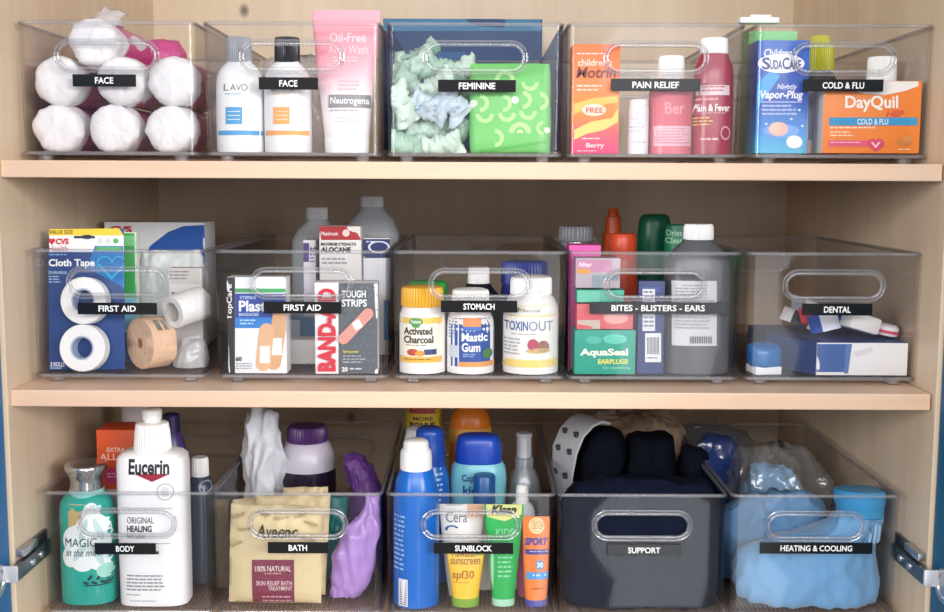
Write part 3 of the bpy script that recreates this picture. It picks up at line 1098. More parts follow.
T = Thing('syrup_bottle', 'dark bottle with a yellow green cap at the back of the COLD & FLU bin', 'medicine bottle', 815, F1, 0.135)
T.lathe('bottle_body', mat('#27211f', 0.25), [(153, 22), (100, 22), (82, 20), (70, 14), (66, 12)])
T.lathe('screw_cap', mat('#c3c437', 0.4), [(68, 14.5), (42, 13.5), (40, 10), (34, 9), (32.5, 8)], seg=80, ribs=1)
T.done()
T = Thing('medicine_box', 'narrow red and white carton wedged between the blue box and the orange box', 'medicine box', 817, F1, 0.078, (0, 0, R(2)))
T.box('carton', mat('#e6dfe2', 0.45), 807, 826, 84, 153.5, 0.02, face=True)
T.rect(814, 90, 825, 150, '#b94a56')
T.rect(808, 92, 813, 140, '#8a97b8')
T.done()
T = Thing('medicine_bottle', 'clear bottle with a white cap standing behind the orange capsule box', 'medicine bottle', 877, F1, 0.10)
T.lathe('bottle_body', CLEARPL, [(153, 19), (100, 19), (86, 17), (79, 13)])
T.lathe('screw_cap', WHITE, [(79.5, 14.4), (56, 13.8), (53.5, 12.6)], seg=80, ribs=1)
T.done()

T = Thing('medicine_box', 'wide orange cold and flu capsule box at the right end of the top shelf', 'medicine box', 873, F1, YF)
T.box('carton', mat('#f0852a', 0.4, var=0.03), 824.5, 919, 80.5, 153.5, 0.03, face=True, side=mat('#e8e4e0', 0.45))
T.poly([(831, 81.5), (918.5, 81.5), (918.5, 86), (905, 91), (885, 95), (865, 94), (846, 89)], '#f2ece8')
T.text('DayQuil', 845, 95.5, 898, 112, '#fbf4ee', b=.025)
T.text('HBP', 886, 110.5, 904, 117, '#d8423a', b=.02, it=.25)
T.rect(829, 117.5, 917.5, 125.5, '#2b94c8')
T.text('COLD & FLU', 857, 118.8, 888, 124.6, '#dff0f8', b=.02)
T.lines(830, 127, 885, 130, 1, '#fbe6d2')
T.lines(830, 131.5, 856, 138, 2, '#f9d9bb')
T.rect(828, 140.5, 870, 145.5, '#e2507c')
T.lines(830, 142, 862, 144, 1, '#f8c3d0')
T.lines(828, 146.5, 868, 148, 1, '#e2507c')
T.ell(872, 143.5, 4.6, 4.6, '#d93a66'); T.ell(879, 143.5, 4.6, 4.6, '#d93a66'); T.poly([(867.8, 145.5), (883.2, 145.5), (875.5, 152)], '#d93a66')
T.text('v', 870, 142, 880, 148, '#f6c6d4')
T.ell(904, 142, 8, 4, '#c97a2e'); T.ell(907, 138.5, 5, 3, '#d88a3e')
T.lines(898, 149, 914, 151, 1, '#fae0c6')
T.done()

# ================================================================== MIDDLE SHELF
SKIN = '#e0b08c'
# ---- bin 1: tape and dressings
T = Thing('tape_card', 'blue card of cloth tape with yellow top strip, leaning at the left of its bin', 'tape pack', 83, F2, YF + 0.0160, (R(-7), R(-0.9), 0))
T.Y = YF + 0.022
T.k = (1.058 * CT - F2 * ST) / FPX
T.box('backing_card', mat('#1b3f7e', 0.4, var=0.04), 46, 127, 228, 374, 0.0012, face=True, bev=0.0003)
T.rect(46.2, 228.3, 126.8, 235.5, '#f2d23a')
T.dx = 3.0
T.text('VALUE SIZE', 46, 230, 70, 234, '#6f5a20', b=.02)
T.rect(46.2, 235.5, 126.8, 252, '#e9edf0')
T.poly([(92, 246), (126, 246), (126, 290), (84, 268)], '#2e79c0')
T.rect(94, 247, 126, 251, '#55b862')
T.ell(84, 237, 6, 2.2, '#23303a'); T.rect(71, 236, 92, 238.4, '#23303a')
T.ell(47.5, 240.5, 2, 2, '#c8283a'); T.ell(50.5, 240.5, 2, 2, '#c8283a'); T.poly([(45.6, 241), (52.4, 241), (49, 245)], '#c8283a')
T.text('CVS', 53, 238.5, 66, 244.5, '#c8283a', b=.05)
T.text('Health', 46, 245.5, 65, 251.5, '#b03a48')
for q in range(3):
    T.ell(97 + q * 8, 241, 2.6, 2.6, '#d5dde0' if q < 2 else '#57b565')
T.lines(46, 254, 68, 257, 1, '#7fa5d6')
T.text('Cloth Tape', 46, 259, 92, 268.5, '#f3f6fa', b=.03)
T.text('DURABLE', 46, 271, 64, 274, '#aec6e6', b=.02)
T.lines(46, 276, 60, 284, 3, '#9db8dd')
T.ell(102, 263, 8, 7, '#3bb3e0', inner=.8, a0=0, a1=180); T.ell(116, 263, 7, 7, '#3bb3e0', inner=.8, a0=0, a1=180)
T.poly([(94, 264), (97, 264), (109, 276), (121, 264), (124, 264), (109, 280)], '#3bb3e0')
T.flush()
T.text('2 ROLLS', 48, 362, 62, 366.5, '#e6eefa', b=.02)
T.lines(48, 367.5, 60, 370, 1, '#aac0e2')
T.done()


def ring(T, name, m, r1, r0, wd, lay='Y', parent=None, label=None, seed=0, amp=0.0):
    """a roll of tape: outer radius, bore, width"""
    bm = bmesh.new()
    prof = [(0, r0), (0, r1 - .0006), (.0006, r1), (wd * .33, r1), (wd * .66, r1), (wd - .0006, r1), (wd, r1 - .0006), (wd, r0), (wd * .5, r0)]
    seg = 48
    rows = []
    for z, q in prof:
        rows.append([bm.verts.new((q * math.cos(2 * math.pi * k / seg), q * math.sin(2 * math.pi * k / seg), z)) for k in range(seg)])
    for i in range(len(rows)):
        A, B = rows[i], rows[(i + 1) % len(rows)]
        for k in range(seg):
            bm.faces.new((A[k], A[(k + 1) % seg], B[(k + 1) % seg], B[k]))
    bmesh.ops.rotate(bm, verts=bm.verts, cent=(0, 0, 0), matrix=Matrix.Rotation(R(-90), 3, 'X'))
    if amp:
        rumple(bm, amp, 90, seed)
    return T.part(name, bm, m, label=label, angle=40, parent=parent)


TAPEW = mat('#f2f1f0', 0.6, var=0.02, bump=0.3, bscale=300)
for (px, py, lab) in ((83, 300.5, 'upper of the two white cloth tape rolls on the blue card'), (82, 348, 'lower of the two white cloth tape rolls on the blue card')):
    c = at(px, py, YF + (0.0093 if py < 320 else 0.0042))
    T = Thing('tape_roll', lab, 'tape roll', px, c.z, YF + (0.0093 if py < 320 else 0.0042), (R(-7), 0, R(-5)), 'white rolls of cloth tape')
    T.root.location.x = c.x
    ring(T, 'tape', TAPEW, 23.6 * T.k, 12.2 * T.k, 0.0125)
    ring(T, 'core', mat('#aab6cf', 0.5), 12.2 * T.k, 10.4 * T.k, 0.0121)
    T.done()

T = Thing('dressing_card', 'green and white dressing pack standing just behind the blue tape card', 'bandage pack', 120, F2, 0.104, (R(-3), 0, 0))
T.box('carton', mat('#e4efe6', 0.45), 86, 138, 232, 370, 0.012, face=True)
T.rect(100, 233, 137.8, 298, '#3fae57')
T.rect(124, 298, 138, 330, '#7cc6ea')
T.rect(124, 332, 138, 368, '#2f6fb4')
T.rect(116, 236, 137.8, 246, '#7fce8e')
T.done()
T = Thing('dressing_box', 'large white and blue box at the back of the left FIRST AID bin, tall', 'box', 158, F2, 0.235, (0, 0, R(0)))
T.box('carton', mat('#e8ecf1', 0.45), 104, 208, 222, 372, 0.05, face=True)
T.poly([(142, 264), (150, 246), (168, 232), (184, 226), (205, 225), (205, 264)], '#1e5bb8')
T.text('CVS', 110, 226, 132, 233, '#c8283a', b=.05)
T.lines(112, 236, 130, 241, 2, '#d98a94')
T.done()
T = Thing('gauze_pack', 'clear pack of white gauze pads standing at the right behind the gauze roll', 'gauze pack', 176, F2, 0.148)
T.soft('soft_pack', mat('#dfe6e6', 0.35, bump=0.4, bscale=60), [(372, 174, 30, 14), (330, 174, 33, 16), (285, 174, 33, 14), (262, 172, 31, 7), (252, 170, 28, 2)], amp=0.002, fold=0.0012, seed=3, sq=3)
T.done()
T = Thing('gauze_box', 'folded white gauze dressing with faint print near the right wall', 'gauze pack', 188, F2, 0.105)
T.box('carton', mat('#e9e7e4', 0.6, bump=.4), 168, 204, 268, 372, 0.018, face=True)
T.rect(168.5, 268.5, 203.5, 284, '#d7d2cc')
T.lines(170, 271, 190, 281, 3, '#8d8d92')
T.lines(172, 292, 176, 316, 4, '#7d8288')
T.done()
T = Thing('zip_bag', 'small white plastic bag slumped in the right corner of the tape bin', 'bag', 191, F2, YF + 0.042)
T.soft('bag', clear_mat('milky_film', (0.9, 0.9, 0.92), (0.6, 0.6, 0.62), haze=0.35, rough=0.2), [(374, 191, 12, 10), (368, 191, 15, 13), (355, 191, 15, 13), (344, 193, 12, 9), (338, 194, 9, 4), (335, 195, 5, 2)], amp=0.0016, freq=60, seed=8, fold=0.0012)
T.done()
c = at(175, 312, 0.056)
T = Thing('gauze_roll', 'white gauze roll with open core lying on top beside the zip bag', 'gauze roll', 172, c.z, 0.056, (R(10), R(0), R(-38)))
T.root.location.x = at(172.5, 313.5, .056).x
ring(T, 'gauze', mat('#f0efed', 0.85, bump=0.6, bscale=200), 17 * T.k, 10.5 * T.k, 0.036, seed=2, amp=.0006)
ring(T, 'core', mat('#cfcac2', 0.6), 10.5 * T.k, 9.3 * T.k, 0.0355)
T.done()
T = Thing('bandage_roll', 'tan elastic bandage roll with metal clips tilted at the bottom of its bin', 'bandage roll', 140, F2 + 0.0262, 0.060, (R(0), R(10), R(-42)))
T.root.location.x = at(140, 348, .060).x
ring(T, 'bandage', mat('#e6bfa0', 0.85, bump=0.8, bscale=160), 26 * T.k, 5 * T.k, 0.026, seed=4, amp=.0006)
ring(T, 'core', mat('#a87c5c', 0.8), 5 * T.k, 3.4 * T.k, 0.0255)
for q in (-0.004, 0.004):
    bm = bmesh.new()
    add_box(bm, -.0065, .0065, -.0024, .0024, 0, .0009, .0003)
    o = T.part('metal_clip', bm, mat('#c4c3bf', 0.3, 0.85))
    an = R(56)
    o.location = (26.3 * T.k * math.cos(an), 0.013 + q, 26.3 * T.k * math.sin(an))
    o.rotation_euler = (0, R(90) - an, R(0))
T.done()

# ---- bin 2: bandage boxes
T = Thing('bandage_box', 'white and blue plastic bandages box with black left strip', 'bandage box', 256, F2, YF + 0.001, (0, 0, R(0)))
T.box('carton', mat('#f0f1f3', 0.4), 226.4, 287, 277, 374, 0.026, face=True, side=mat('#e6e7ea', 0.4))
T.rect(226.7, 277.4, 235, 373.6, '#2b2c31')
T.text('TopCare', 226.8, 284, 233.4, 320, '#f2f2f2', b=.02, rot=90)
T.rect(235.2, 277.3, 286.7, 288, '#f4f6f6')
T.rect(235.2, 288.5, 286.5, 292.5, '#4ea764')
T.text('STERILE', 240, 295.5, 257, 299, '#5e74b4', b=.02)
T.rect(235.2, 293.5, 286.5, 317.5, '#27469c')
T.text('STERILE', 240, 296, 256, 299, '#b8c6ee', b=.02)
T.text('Plastic', 239, 300.5, 275, 311.5, '#f5f6fb', b=.03)
T.text('BANDAGES', 239, 312.8, 259, 316, '#c6d2f2', b=.02)
T.rect(235.2, 317.5, 286.5, 328, '#2f7fd0')
T.lines(240, 319.5, 256, 326, 2, '#b9d6f2')
for cx, cy, ln, wd, an in ((277, 339, 62, 15, 82), (265, 347, 48, 15, 84)):
    T.cap(cx, cy, ln, wd, an, '#d9a87e' if cx > 270 else '#e2b48c')
    T.rect(cx - 5, cy - 1, cx + 5, cy + 16, '#f4efe9')
T.text('60', 236, 356.5, 242, 361, '#20242c', b=.03)
T.lines(236, 363, 256, 370, 3, '#9aa2ae')
T.done()
T = Thing('bandage_box', 'red and white lettered box of tough bandage strips with dark diamond plate right half', 'bandage box', 346, F2, YF, (0, 0, R(2)))
T.box('carton', mat('#f0eff0', 0.4), 314.5, 378, 282.5, 374, 0.03, face=True)
T.rect(338.5, 283, 377.6, 373.6, '#5a6068')
for j in range(12):
    for i in range(6):
        T.cap(342 + i * 6.4 + (j % 2) * 3, 288 + j * 7.2, 3.4, 1.0, 45 if (i + j) % 2 else -45, '#747b84')
T.text('BAND-AID', 318, 288, 336, 371, '#d0253a', b=.05, rot=90)
T.text('TOUGH', 342, 290, 366, 297.5, '#eceef0', b=.03)
T.text('STRIPS', 342, 299, 367, 306.5, '#eceef0', b=.03)
T.cap(356, 326, 46, 11, 46, '#d9968a')
T.poly([(352, 323), (359, 318.5), (363, 326), (356, 330.5)], '#f3eee9')
T.text('Stronger', 343, 349.5, 359, 353.5, '#e0d04a', b=.02)
T.lines(343, 355, 368, 364, 3, '#a9afb6')
T.text('20', 342, 366.5, 348, 371, '#f2f3f4', b=.03)
T.lines(350, 367.5, 366, 371, 1, '#c9cdd2')
T.done()

T = Thing('ointment_box', 'low white box lying behind between the two bandage boxes', 'box', 301, F2, 0.098)
T.box('carton', mat('#e6e6e6', 0.5), 282, 322, 340, 369, 0.03, face=True)
T.done()
T = Thing('bandage_box', 'blue grey carton standing behind the white and blue bandages box', 'bandage box', 300, F2, 0.132, (0, 0, R(-5)))
T.box('carton', mat('#5b86ad', 0.45), 282, 322, 318, 370, 0.014, face=True)
T.rect(284, 320, 300, 340, '#b8c6d2')
T.done()
T = Thing('ointment_box', 'red topped burn gel box standing tall behind the strips box', 'box', 343, F2, 0.150)
T.box('carton', mat('#eae7e6', 0.45), 319, 362, 226, 366, 0.03, face=True)
T.rect(319.3, 226.3, 361.7, 240, '#b3242e')
T.text('Maximum', 321, 231.5, 338, 235.5, '#f6e4e4', b=.02)
T.ell(346, 233, 3.6, 3.6, '#f3d8d8')
T.text('MAXIMUM STRENGTH', 321, 242.5, 356, 245.8, '#33333a', b=.03)
T.text('ALOCANE', 321, 247, 351, 252.5, '#222228', b=.05)
T.lines(322, 258, 350, 266, 2, '#9a9aa2')
T.flush()
T.text('emergency', 330, 284, 356, 289, '#c23644', b=.02)
T.done()
T = Thing('ointment_box', 'slim white and purple box left of the red topped burn gel box', 'box', 310, F2, 0.165)
T.box('carton', mat('#e4e0ea', 0.45), 303, 317, 240, 366, 0.03, face=True)
T.rect(303.5, 243, 309, 262, '#5c3f86')
T.text('Itch', 310, 246, 316.5, 252, '#4a3a74', b=.02)
T.lines(310, 254, 316, 264, 3, '#8a7ca8')
T.done()
T = Thing('ointment_box', 'navy blue and white box right of the red topped burn gel box', 'box', 376, F2, 0.160)
T.box('carton', mat('#e8eaf0', 0.45), 363, 391, 238, 366, 0.03, face=True)
T.rect(363.3, 239, 390.7, 258, '#24306e')
T.ell(379, 247, 11, 6, '#e6e9f4', inner=.8)
T.lines(366, 241, 378, 244, 1, '#cfd5ee')
T.flush()
T.rect(384, 300, 391, 340, '#3a84c8')
T.done()


def jug(px, secs, capsecs, Yc, lab):
    T = Thing('antiseptic_bottle', lab, 'bottle', px, F2, Yc, group='cloudy plastic antiseptic bottles')
    T.lathe('bottle_body', mat('#bcc3cc', 0.3, var=0.03), secs, kd=0.8, n=2.6)
    T.lathe('screw_cap', mat('#d5d7db', 0.4), capsecs, seg=80, ribs=1)
    T.done()
jug(318.5, [(365, 25), (300, 25.5), (252, 25), (238, 24), (228, 19), (221, 11.5), (216, 9.5)], [(217.5, 10.8), (208, 10.6), (206, 9.8)], 0.240, 'smaller cloudy grey bottle with white cap behind the burn gel box')
jug(373, [(365, 28), (300, 28.5), (246, 28), (232, 27), (218, 22), (208, 12.5), (203, 10)], [(205, 11.5), (197, 11.2), (195, 10.2)], 0.255, 'larger cloudy grey bottle with white cap at the back right of its bin')

# ---- bin 3: supplements
def pill(px, Yc, lab, body, bsecs, cmat, csecs, base=F2, capname='screw_cap', kd=1.0):
    T = Thing('supplement_bottle', lab, 'supplement bottle', px, base, Yc, group='supplement bottles')
    T.lathe('bottle_body', body, bsecs, face=True, kd=kd, n=2.0)
    T.lathe(capname, cmat, csecs, seg=90, ribs=1, kd=kd)
    return T
PW = mat('#f0eeec', 0.3, var=0.01)
T = pill(422.5, YF + 0.0232, 'white supplement bottle with yellow cap and activated charcoal label, leftmost of three', PW,
         [(374.5, 21.5), (373, 22.8), (370, 23.3), (320, 23.3), (312, 22.6), (306, 20), (303.5, 18.5)], mat('#eab023', 0.4), [(303.6, 20.4), (302.5, 21), (288, 20.8), (285, 19.5), (283.5, 15)])
T.rect(399.5, 318, 445.5, 364, '#f7f1de')
T.rect(399.5, 318, 445.5, 324, '#f0c65a')
T.rect(399.5, 357, 445.5, 363, '#f0b84e')
T.ell(416, 322, 7, 4, '#4f9a52'); T.ell(416, 326, 4, 2, '#4f9a52')
T.text('Nature', 411, 320, 421, 323.6, '#eaf4e6', b=.02)
T.text('Activated', 404, 327.5, 432, 335, '#3a3430', b=.03)
T.text('Charcoal', 404, 336, 433, 343.5, '#3a3430', b=.03)
T.lines(406, 345, 430, 347, 1, '#8a8078')
T.ell(413, 352.5, 6, 3.5, '#c24a3a'); T.ell(420, 353.5, 5, 3, '#e09a4a')
T.rect(424, 349.5, 436, 355, '#2c3f78')
T.lines(404, 359, 436, 361.5, 1, '#8a6a2a')
T.done()
T = pill(470.5, YF + 0.0235, 'white supplement bottle with blue mastic gum label, middle of three', PW,
         [(374.5, 21.5), (373, 23.2), (370, 23.6), (324, 23.6), (316, 22.6), (309, 19.5), (306, 17.5)], WHITE, [(306.4, 18), (305, 18.6), (290, 18.4), (287.5, 17.4), (286.2, 14)])
T.rect(447.2, 319, 493.8, 367, '#244f9e')
T.rect(447.4, 319, 459, 367, '#e8edf2')
T.lines(449, 322, 458, 340, 6, '#6a88b8')
T.rect(449, 346, 458, 358, '#c8d2de')
T.rect(463, 318.5, 481, 327, '#e08a48')
T.rect(463, 327, 481, 330.5, '#3c6cc0')
T.text('Mastic', 462, 333, 487, 341.5, '#f3f5fa', b=.03)
T.text('Gum', 462, 343, 480, 352, '#f3f5fa', b=.03)
T.lines(463, 354, 476, 358, 2, '#9fb4dc')
T.ell(487, 354, 5, 5, '#3f7a4a')
T.rect(459, 362, 493.6, 367, '#e29a5c')
T.done()
T = pill(530.5, YF + 0.0275, 'largest white supplement bottle with pale toxin cleanse label, rightmost of three', PW,
         [(374.5, 25), (373, 27), (370, 27.6), (312, 27.6), (302, 26.5), (294, 22.5), (290, 19)], WHITE, [(291.5, 20), (290, 20.8), (277, 20.6), (274.5, 19.4), (273, 15)])
T.rect(503.4, 306, 557.6, 368, '#edece6')
T.rect(503.4, 306, 557.6, 317, '#e9d98a')
T.ell(516, 310, 4, 3, '#7a8c4a'); T.text('Natural', 521, 308.5, 540, 312.5, '#7a7a52')
T.text('TOXIN', 505.5, 321.5, 528, 331, '#3a5a9a', b=.02)
T.text('OUT', 529, 321.5, 553, 331, '#7488b4', b=.0)
T.lines(512, 334, 540, 336, 1, '#9a9aa0')
T.lines(505, 339, 522, 357, 5, '#a9aab0')
T.ell(533, 345, 5.5, 6, '#b84a6a'); T.ell(543, 347, 6, 6, '#9a6a5a'); T.ell(538, 351, 12, 2.6, '#c9b27a')
T.rect(503.5, 360, 557.5, 367.6, '#ead27a')
T.done()
T = pill(428, 0.130, 'bottle with a green cap hidden behind the yellow capped charcoal bottle', PW, [(370, 20), (310, 20), (298, 17)], mat('#2f9a44', 0.4), [(299, 19.5), (281, 19), (279, 16)])
T.done()
T = pill(478.5, 0.119, 'black bottle with white cap standing behind the mastic gum bottle', mat('#1d1e24', 0.25), [(371, 23), (305, 23), (292, 20), (284, 13), (281, 11)], WHITE, [(282.5, 11), (267, 10.6), (265, 9.6)])
T.done()
T = pill(524, 0.150, 'cobalt blue jar at the back right of the STOMACH bin', mat('#3a49a8', 0.3), [(368, 24), (290, 24), (280, 22)], mat('#2f3f9e', 0.35), [(281, 23.5), (262, 23), (259, 21)])
T.done()

# ---- bin 4: bites, blisters, ears
def carton(px0, px1, p0, p1, Y, dep, hexc, lab, base=F2, rz=0, cat='box', name='medicine_box', side=None):
    T = Thing(name, lab, cat, (px0 + px1) / 2, base, Y, (0, 0, R(rz)))
    T.box('carton', mat(hexc, 0.42), px0, px1, p0, p1, dep, face=True, side=side)
    return T
T = carton(575, 635, 330, 374.5, YF, 0.03, '#1f9c86', 'teal ear plugs box at the bottom of the left stack')
T.text('AquaSeal', 580, 348.5, 628, 357.5, '#eef4e2', b=.04)
T.text('EARPLUGS', 598, 359, 628, 364, '#e6e06a', b=.03)
T.text('for swimming', 603, 366, 630, 370, '#a8d8cc')
T.ell(615, 339, 12, 5, '#62c8b4'); T.ell(594, 340, 8, 4, '#4ab8a4')
T.done()
zt = at(605, 330, YF).z + 0.0006
T = carton(577, 633, 304, 329.4, YF + 0.001, 0.028, '#d8646a', 'coral red box resting on the teal ear plugs box', base=zt)
T.ell(616, 318, 12, 6, '#e6a09a')
T.rect(577.5, 320, 600, 329, '#c8b8a8')
T.done()
zt = at(605, 304, YF).z + 0.0012
T = carton(577, 624, 290, 303.4, YF + 0.001, 0.028, '#3fae92', 'thin green carton third up in the left stack', base=zt)
T.rect(577.5, 291, 600, 302, '#6cc4a8')
T.done()
zt = at(605, 290, YF).z + 0.0018
T = carton(576, 620, 258, 289.2, YF + 0.001, 0.028, '#b9aab4', 'mauve grey carton on top of the left stack behind the clear front', base=zt)
T.rect(577, 260, 612, 272, '#c98aac')
T.text('After', 578, 262, 592, 267, '#f2e6ee', b=.02)
T.rect(577, 269, 590, 273.6, '#e0a040')
T.rect(592, 275, 619, 288, '#8a9aa4')
T.done()
T = carton(569, 599, 245, 368, 0.082, 0.03, '#df4aa8', 'hot pink carton standing behind the left stack, top just above the rim')
T.done()
T = carton(639, 663, 281, 374, YF + 0.002, 0.016, '#2c3a72', 'slim dark blue carton with white barcode panels standing in the middle', rz=-4)
T.rect(642.5, 287, 660, 292, '#4a5a9a')
T.rect(642.5, 289, 655, 331, '#d9dbe2')
T.lines(643.5, 291, 654, 329, 9, '#7a7f90')
T.rect(645, 333, 661, 362, '#dcdde2')
for q in range(9):
    T.rect(647 + q * 1.4, 337, 647.7 + q * 1.4, 354, '#3a3c48')
T.lines(647, 357, 659, 360, 1, '#7a7f90')
T.done()
T = Thing('antiseptic_bottle', 'tall dark grey bottle with white cap and white rear label, right in its bin', 'bottle', 695, F2, YF + 0.0245)
T.lathe('bottle_body', mat('#595b60', 0.3, var=0.04), [(374.5, 30), (372, 32.5), (366, 33), (300, 33), (272, 32.5), (258, 31), (246, 24), (239, 16.5), (235, 14)], kd=0.62, n=2.4, face=True)
T.lathe('screw_cap', WHITE, [(236.5, 14.4), (235.5, 15), (224, 14.6), (221, 13.4)], seg=80, ribs=1, kd=0.9)
T.rect(673, 281, 717, 346, '#cfd0d3')
T.lines(676, 285, 714, 303, 6, '#9a9ca2')
T.lines(676, 307, 712, 330, 7, '#a6a8ae')
for q in range(10):
    T.rect(690 + q * 2.2, 336, 691.2 + q * 2.2, 343, '#6a6c72')
T.done()
T = Thing('spray_bottle', 'orange bottle with a stepped nozzle cap at the back, left of the green caps', 'bottle', 611, F2, 0.215)
OR = mat('#cf5523', 0.35)
T.lathe('bottle_body', OR, [(366, 15), (280, 15), (262, 13), (250, 10)], seg=32)
T.lathe('nozzle_cap', OR, [(250, 10.5), (232, 10.2), (230, 8.2), (214, 7.6), (213, 6), (207, 5.2), (205.5, 4)], seg=40)
T.done()
T = Thing('ointment_tube', 'stubby bottle with wide orange red cap in front of the stepped orange bottle', 'bottle', 620.5, F2, 0.160)
T.lathe('bottle_body', mat('#c8482a', 0.35), [(368, 16), (280, 16), (256, 14)])
T.lathe('screw_cap', mat('#e0512a', 0.35), [(256, 13.5), (255, 14), (235, 13.6), (231, 12), (230.5, 9)], seg=40)
T.done()
T = Thing('repellent_bottle', 'dark green bottle with a broad rounded cap at the back', 'bottle', 652, F2, 0.228)
T.lathe('bottle_body', mat('#145c46', 0.35), [(366, 17), (290, 17), (256, 17)], kd=.8)
T.lathe('dome_cap', mat('#12694c', 0.32), [(256, 16.6), (240, 16.8), (222, 16), (215, 14.5), (212, 12), (211, 8)], kd=.8, smoothn=16)
T.done()
T = Thing('repellent_bottle', 'brighter green tube reading Dries Clear beside the white capped grey bottle', 'bottle', 678, F2, 0.185)
T.lathe('tube_body', mat('#17805a', 0.38), [(367, 16), (290, 16.5), (250, 16.5), (230, 15.6), (222.5, 14.6), (221.3, 13)], kd=.7, face=True)
T.text('Dries', 668, 230, 682, 236, '#a8dcc0', b=.02)
T.text('Clear!', 667, 237.5, 684, 243.5, '#a8dcc0', b=.02)
T.done()
T = Thing('small_jar', 'clear round jar with flat lid at the back left behind the pink carton', 'jar', 574, F2, 0.195)
T.lathe('jar_body', CLEARPL, [(366, 15), (260, 15.5), (240, 15.5), (238, 15)])
T.lathe('lid', mat('#8d9198', 0.35), [(238, 16.5), (237, 17), (226, 16.8), (223.5, 15.5)], seg=60, ribs=1)
T.done()

# ---- bin 5: dental
DF = F2
T = Thing('dental_box', 'white and navy open carton lying on the floor of the DENTAL bin', 'box', 846, F2, YF + 0.004, (0, 0, R(0)))
bm = bmesh.new()
x0, z0 = T.L(816, 374); x1, z1 = T.L(908.5, 343)
add_box(bm, x0, x1, 0, 0.13, 0, z1, 0.0008)
bm.normal_update()
for f in bm.faces:
    if f.normal.z > 0.8:
        f.material_index = 1
T.part('carton', bm, [mat('#e9e8e9', 0.42), mat('#3b4c80', 0.42)], face=True)
# sloping side towards the bin centre
bm = bmesh.new()
xa, _ = T.L(782, 343)
vv = [(x0, 0.0005), (x0, 0.13), (xa, 0.13), (xa, 0.062)]
zt = z1
lo = [bm.verts.new((x - 0.0003, y, 0)) for x, y in vv]
hi = [bm.verts.new((x - 0.0003, y, zt)) for x, y in vv]
for i in range(4):
    bm.faces.new((lo[i], lo[(i + 1) % 4], hi[(i + 1) % 4], hi[i]))
bm.faces.new(hi); bm.faces.new(list(reversed(lo)))
T.part('navy_side', bm, mat('#2a3f74', 0.42), smooth=False)
T.rect(816.5, 344, 848, 372, '#3f5f9e')
T.poly([(846, 344), (852, 344), (848, 373.5), (844, 373.5)], '#5b78ae')
T.poly([(852, 352), (872, 347), (873, 352), (856, 357)], '#ded6d8')
T.done()
ztop = F2 + z1 + 0.0004


def sachet(px, Y, ln, wd, rot, hexc, lab, band=None, up=0.0, name='sachet'):
    T = Thing(name, lab, 'sachet', px, ztop + up, Y, rot, 'dental sachets and samples on the carton')
    bm = bmesh.new()
    bmesh.ops.create_grid(bm, x_segments=14, y_segments=10, size=0.5)
    ext = []
    for v in bm.verts:
        v.co = Vector((v.co.x * ln, v.co.y * wd, 0))
    up_bm = bm
    g = bmesh.ops.duplicate(bm, geom=bm.faces[:])
    dv = [e for e in g['geom'] if isinstance(e, bmesh.types.BMVert)]
    dset = set(dv)
    for v in bm.verts:
        u, w2 = v.co.x / ln * 2, v.co.y / wd * 2
        b = max(0, (1 - abs(u) ** 4) * (1 - abs(w2) ** 3)) * 0.0032
        nz = noise.noise(Vector((v.co.x * 60 + px, v.co.y * 60, 0))) * 0.0008
        v.co.z = 0.004 + nz + (b if v not in dset else -b)
    bmesh.ops.remove_doubles(bm, verts=bm.verts[:], dist=1e-5)
    if band:
        for f in bm.faces:
            if abs(f.calc_center_median().x) < ln * .22:
                f.material_index = 1
    T.part('packet', bm, [mat(hexc, 0.35, bump=.3), mat(band or hexc, 0.35)], angle=70)
    T.done()
sachet(800, 0.125, 0.040, 0.022, (R(34), R(18), R(-20)), '#e6e6ea', 'white sachet with dark end lying at the left of the dental heap', '#3a3f4a', up=.010)
sachet(813, 0.118, 0.034, 0.020, (R(48), R(10), R(10)), '#c83a44', 'red and white sachet in the middle of the dental heap', '#eceaf0', up=.012)
sachet(830, 0.092, 0.040, 0.024, (R(40), R(-14), R(-12)), '#2b4fa4', 'blue sachet in front of the red one on the carton', '#dfe4f2', up=.012)
sachet(812, 0.150, 0.050, 0.022, (R(50), R(20), R(0)), '#8d93a0', 'grey sachet at the back of the dental heap', '#e4e4e8', up=.017)
T = Thing('floss_box', 'white dental floss dispenser tilted on the carton', 'floss', 857, ztop + .004, 0.068, (R(0), R(16), R(14)))
bm = bmesh.new()
add_box(bm, -.017, .017, -.010, .010, .0045, .0215, .004)
T.part('case', bm, mat('#eceaea', 0.35))
bm = bmesh.new()
add_box(bm, -.0165, -.002, -.0085, .0085, .0212, .0235, .001)
T.part('flip_lid', bm, WHITE)
T.done()
T = Thing('floss_box', 'small white floss case with pink edge at the right end of the heap', 'floss', 884, ztop + .003, 0.080, (0, R(10), R(-20)))
bm = bmesh.new()
add_loft(bm, [(0.0005, 0, 0, .012, .010, 2.6), (0.002, 0, 0, .013, .011, 2.6), (.009, 0, 0, .013, .011, 2.6), (.011, 0, 0, .010, .008, 2.6)], 30)
T.part('case', bm, mat('#e9e7ea', .35))
bm = bmesh.new()
add_loft(bm, [(0.003, 0, 0, .0134, .0114, 2.6), (.006, 0, 0, .0134, .0114, 2.6)], 30)
T.part('pink_band', bm, mat('#d2486a', .35))
T.done()
T = Thing('rinse_bottle', 'small bright blue bottle lying at the left wall of the DENTAL bin', 'bottle', 763, F2, YF + 0.018, (0, 0, R(8)))
T.soft('bottle_body', mat('#0f64a8', 0.25, var=.1), [(366, 764, 14, 13), (362, 764, 16, 16), (350, 764, 16.5, 16), (345, 763, 14, 12), (342.5, 763, 9, 5)], n=18, amp=.0008, seed=3, sq=2.6, face=True)
bm = bmesh.new()
xa, za = T.L(750, 374.5); xb, zb = T.L(777, 366)
